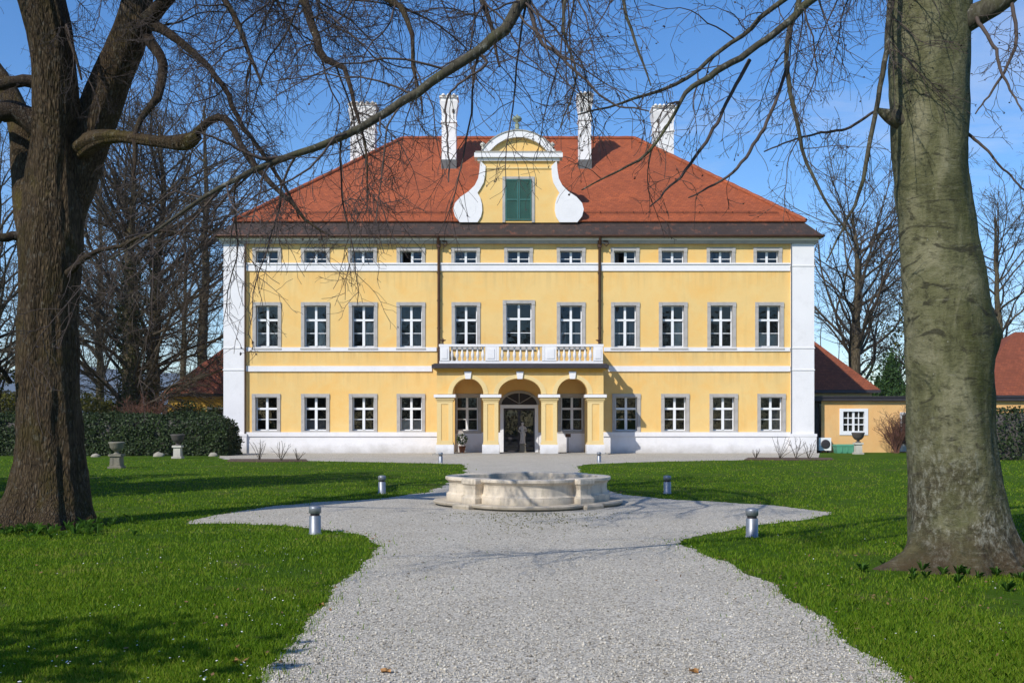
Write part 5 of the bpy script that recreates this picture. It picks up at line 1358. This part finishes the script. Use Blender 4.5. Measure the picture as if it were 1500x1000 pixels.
def scatter_uv(n, u0, u1, v0, v1, want, seed):
    g = np.random.default_rng(seed); u = g.uniform(u0, u1, n); v = g.uniform(v0, v1, n); d = F * EYE / (v - V0); x = (u - U0) * d / F
    k = inside(x, d) == want; return x[k], d[k]
x, d = scatter_uv(290, -60, 540, 775, 1010, False, 93); x2, d2 = scatter_uv(60, 1060, 1560, 740, 1000, False, 94)
x = np.r_[x, x2]; d = np.r_[d, d2]; mb = MB(); gg = np.random.default_rng(5)
for a, b in zip(x, d):
    if mnoise.noise(Vector((a * .8, b * .8, 5))) < -.12: continue
    r = gg.uniform(.005, .009); z = gg.uniform(.045, .065); n = 7; t = gg.normal(0, .25, 2)
    mb.add([(a + r * math.cos(6.283 * k / n), b + r * math.sin(6.283 * k / n), z + r * (t[0] * math.cos(6.283 * k / n) + t[1] * math.sin(6.283 * k / n))) for k in range(n)] + [(a, b, z + .003)], [(k, (k + 1) % n, n) for k in range(n)])
o = mb.build('daisies', M['daisy']); tag(o, 'tiny white daisies dotted over the lawn', 'flowers', kind='stuff')

gl = np.random.default_rng(120); lx, ld = [], []
xx, dd = scatter_uv(260, -60, 1560, 690, 1000, False, 121); lx.append(xx); ld.append(dd)
k = gl.normal(0, 1, (170, 2)) * [1.5, 1.6] + [4.6, 10.6]; lx.append(k[:, 0]); ld.append(k[:, 1])
tt = gl.integers(0, len(POLY), 260); k = POLY[tt] + gl.normal(0, .09, (260, 2)); k = k[(k[:, 1] > 4) & (k[:, 1] < 26)]; lx.append(k[:, 0]); ld.append(k[:, 1])
lx = np.concatenate(lx); ld = np.concatenate(ld); V, Fq = leaves(np.stack([lx, ld, gl.uniform(.012, .05, len(lx))], 1), .021, gl, np.array([0, 0, 1.6]), .55)
o = link('leaf_litter', mesh_np('leaf_litter', V, Fq, M['litter'])); tag(o, 'small brown dead leaves scattered over the lawn and path edges', 'leaves', kind='stuff')

# loose stones on the gravel, nearest part of the path
g = np.random.default_rng(95); n = 60000
u = g.uniform(250, 1420, n); v = 617 + g.uniform(130 ** .8, 460 ** .8, n) ** (1 / .8); d = F * EYE / (v - V0); x = (u - U0) * d / F
k = inside(x + g.normal(0, .04, n), d); x, d = x[k], d[k]; n = len(x)
s = np.clip(g.lognormal(math.log(.0062), .38, n), .003, .017)
octv = np.array([(1, 0, 0), (0, 1, 0), (-1, 0, 0), (0, -1, 0), (0, 0, .75), (0, 0, -.6)], float); octf = np.array([(0, 1, 4), (1, 2, 4), (2, 3, 4), (3, 0, 4), (1, 0, 5), (2, 1, 5), (3, 2, 5), (0, 3, 5)])
th = g.uniform(0, 6.283, n); cs, sn = np.cos(th), np.sin(th)
ov = octv[None] * (s[:, None, None] * g.uniform(.6, 1.3, (n, 6, 1)))
V = np.stack([ov[..., 0] * cs[:, None] - ov[..., 1] * sn[:, None] + x[:, None], ov[..., 0] * sn[:, None] + ov[..., 1] * cs[:, None] + d[:, None], ov[..., 2] + s[:, None] * .35 + .004], -1).reshape(-1, 3)
Fq = (octf[None] + (np.arange(n) * 6)[:, None, None]).reshape(-1, 3)
o = link('gravel_stones', mesh_np('gravel_stones', V, Fq, M['pebble'], True)); tag(o, 'loose pale gravel stones on the path', 'gravel', kind='stuff')

# weeds around the fountain and rosettes of broad leaves at the tree feet
def rosettes(spots, mat, hgt, wid, nl, seed, name, label, cat, origin=None):
    g = np.random.default_rng(seed); Vs = []
    for (x, y) in spots:
        m = g.integers(nl[0], nl[1]); s = g.uniform(.6, 1.25)
        for k in range(m):
            th = g.uniform(0, 6.283); L = hgt * s * g.uniform(.6, 1.2); w = wid * s; dx, dy = math.cos(th), math.sin(th); o1 = g.uniform(.2, .75)
            p0 = np.array([x, y, 0.0]); p1 = p0 + np.array([dx * L * o1 * .5, dy * L * o1 * .5, L * .75]); p2 = p0 + np.array([dx * L * o1 * 1.2, dy * L * o1 * 1.2, L * g.uniform(.6, 1.05)]); sd = np.array([-dy, dx, 0]) * w
            Vs += [p0 - sd * .4, p0 + sd * .4, p1 + sd, p2, p1 - sd]
    V = np.array(Vs); o = link(name, mesh_np(name, V, np.arange(len(V)).reshape(-1, 5), mat)); tag(o, label, cat, kind='stuff'); return o
gw = np.random.default_rng(96)
sp = []
for k in range(520):
    u = gw.normal(770, 62); v = 752 + abs(gw.normal(0, 13)); p = G(u, v); sp.append((p[0], p[1]))
for k in range(90): u = gw.uniform(628, 930); p = G(u, 751.5 + abs(gw.normal(0, 2))); sp.append((p[0], p[1]))
rosettes(sp, M['weed'], .022, .006, (3, 6), 97, 'weeds', 'small yellowish weeds in the gravel before the fountain', 'weeds')
sp = [(G(u, 0 + v)[0], G(u, v)[1]) for u, v in zip(gw.normal(72, 58, 95), gw.normal(777, 6, 95))]
sp = [p for p in sp if ((p[0] - LO[0]) ** 2 + (p[1] - LD) ** 2) > .55]
rosettes(sp, M['herb'], .14, .006, (9, 16), 98, 'spring_plants', 'strappy green leaves growing round the old tree\'s foot', 'plants')
sp = [(G(u, v)[0], G(u, v)[1]) for u, v in zip(gw.normal(1430, 62, 60), gw.normal(836, 10, 60))]
rosettes(sp, M['herb'], .10, .006, (9, 16), 99, 'spring_plants', 'green leaves growing round the beech foot', 'plants')

# bare stalks in the beds
for i, (u, v, h, lb) in enumerate(((380, 674, 1.0, 'bare rose stalks in the left bed, nearest the corner pilaster'), (412, 675, .95, 'bushy dry rose stalks in the middle of the left bed'), (436, 675, .6, 'low dry rose stalks at the right end of the left bed'), (1142, 672, 1.2, 'bare rose stalks in the right bed, under the last but one window'), (1166, 672, 1.1, 'bare rose stalks in the right bed beside the right corner pilaster'), (1184, 672, 1.0, 'bare rose stalks at the far right end of the right bed'), (1107, 672, .5, 'low bare rose stalks at the left end of the right bed'))):
    p = G(u, v); g = np.random.default_rng(200 + i); root = empty('rose_stalks', p, lb, 'plant', 'rose stalks in the wall beds')
    n = 7; pth = np.zeros((n, 6, 3)); d = np.stack([g.normal(0, .3, n), g.normal(0, .3, n), np.ones(n)], 1)
    for k in range(1, 6): d = d + g.normal(0, .12, d.shape); d /= np.linalg.norm(d, axis=1, keepdims=True); pth[:, k] = pth[:, k - 1] + d * h / 5 * g.uniform(.7, 1.1, (n, 1))
    r = np.linspace(.012, .007, 6)[None].repeat(n, 0)
    bundle('stems', [(pth, r), grow(pth, r, 5, .4, .1, .4, 45, 4, .2, (0, 0, 0), .2, 1, .8, .006, .01, g)], M['fartwig'], root, [4, 3], (0, 0, 0))

# fallen leaves
def fallen(loc, s, lb, seed):
    g = np.random.default_rng(seed); n = 9; vs = []
    for k in range(n):
        a = 6.283 * k / n; r = s * (1 if k % 2 else .62); vs.append((r * math.cos(a), r * .75 * math.sin(a), .012 + g.uniform(0, .03)))
    mb = MB(); mb.add(vs + [(0, 0, .012)] , [(k, (k + 1) % n, n) for k in range(n)]); mb.add([(x, y, z - .002) for x, y, z in vs] + [(0, 0, .01)], [((k + 1) % n, k, n) for k in range(n)])
    o = mb.build('fallen_leaf', M['deadleaf'], None, loc); o.rotation_euler = (0, 0, g.uniform(0, 6)); tag(o, lb, 'leaf', 'fallen leaves by the path')
fallen(G(352, 972), .075, 'largest orange fallen leaf in the grass near the bottom left of the path', 1)
fallen(G(468, 888), .06, 'orange fallen leaf on the left gravel edge, halfway up the near path', 2)
fallen(G(566, 986), .055, 'tan fallen leaf on the gravel at the bottom, left of centre', 3)
fallen(G(1016, 986), .05, 'tan fallen leaf on the gravel at the bottom, right of centre', 4)

# ------------------------------------------------------------------ sky, sun, camera
SUN_AZ, SUN_EL = 217.0, 38.5                     # clockwise from +Y
world = bpy.data.worlds.new('World'); scene.world = world; world.use_nodes = True
nt = world.node_tree; bg = nt.nodes['Background']
sky = nt.nodes.new('ShaderNodeTexSky'); sky.sky_type = 'NISHITA'; sky.sun_disc = False
sky.sun_elevation = R(SUN_EL); sky.sun_rotation = R(SUN_AZ); sky.altitude = 450; sky.air_density = 1.0; sky.dust_density = .25; sky.ozone_density = 3.0
cl = noise_tex(nt, coords(nt, (1.6, 1.6, 7.0), (0, .12, 0), 'Generated'), 1.7, 8, .62, .7)
f = ramp(nt, cl, [(0.54, (0, 0, 0)), (0.80, (.42, .42, .42))])
hs = nn(nt, 'ShaderNodeHueSaturation', Hue=.506, Saturation=1.3, Value=1.7); nt.links.new(sky.outputs[0], hs.inputs['Color'])
col = mixc(nt, f, hs.outputs[0], (8.5, 9.0, 10.0))
nt.links.new(col, bg.inputs[0]); bg.inputs[1].default_value = .10

hm = bpy.data.materials.new('thin_air'); hm.use_nodes = True; hn = hm.node_tree
for n in list(hn.nodes): hn.nodes.remove(n)
ho = hn.nodes.new('ShaderNodeOutputMaterial'); pv = nn(hn, 'ShaderNodeVolumePrincipled', Density=.00013, Anisotropy=.0); pv.inputs['Color'].default_value = (.80, .88, 1, 1); hn.links.new(pv.outputs[0], ho.inputs['Volume'])
mb = MB(); mb.box(-3600, 3600, -120, 3600, -6.5, 290); o = mb.build('haze', hm); o['kind'] = 'stuff'; o['label'] = 'thin spring haze over the whole park'; o['category'] = 'haze'

sl = bpy.data.lights.new('sun', 'SUN'); sl.energy = 4.5; sl.angle = R(.5); sl.color = (1, .955, .88)
so = bpy.data.objects.new('sun', sl); COL.objects.link(so)
az, el = R(SUN_AZ), R(SUN_EL)
sd = Vector((math.sin(az) * math.cos(el), math.cos(az) * math.cos(el), math.sin(el)))
so.rotation_euler = sd.to_track_quat('Z', 'Y').to_euler(); so.location = (-20, -20, 40)

cam = bpy.data.cameras.new('camera'); co = bpy.data.objects.new('camera', cam); COL.objects.link(co)
co.location = (0, 0, EYE); co.rotation_euler = (R(90), 0, 0)
cam.sensor_width = 36; cam.lens = 36; cam.shift_y = (V0 - 500) / F; cam.clip_end = 6000; cam.clip_start = .1
scene.camera = co
vs_ = scene.view_settings
vs_.view_transform = 'Standard'; vs_.look = 'None'; vs_.exposure = 0; vs_.gamma = 1; vs_.use_curve_mapping = False
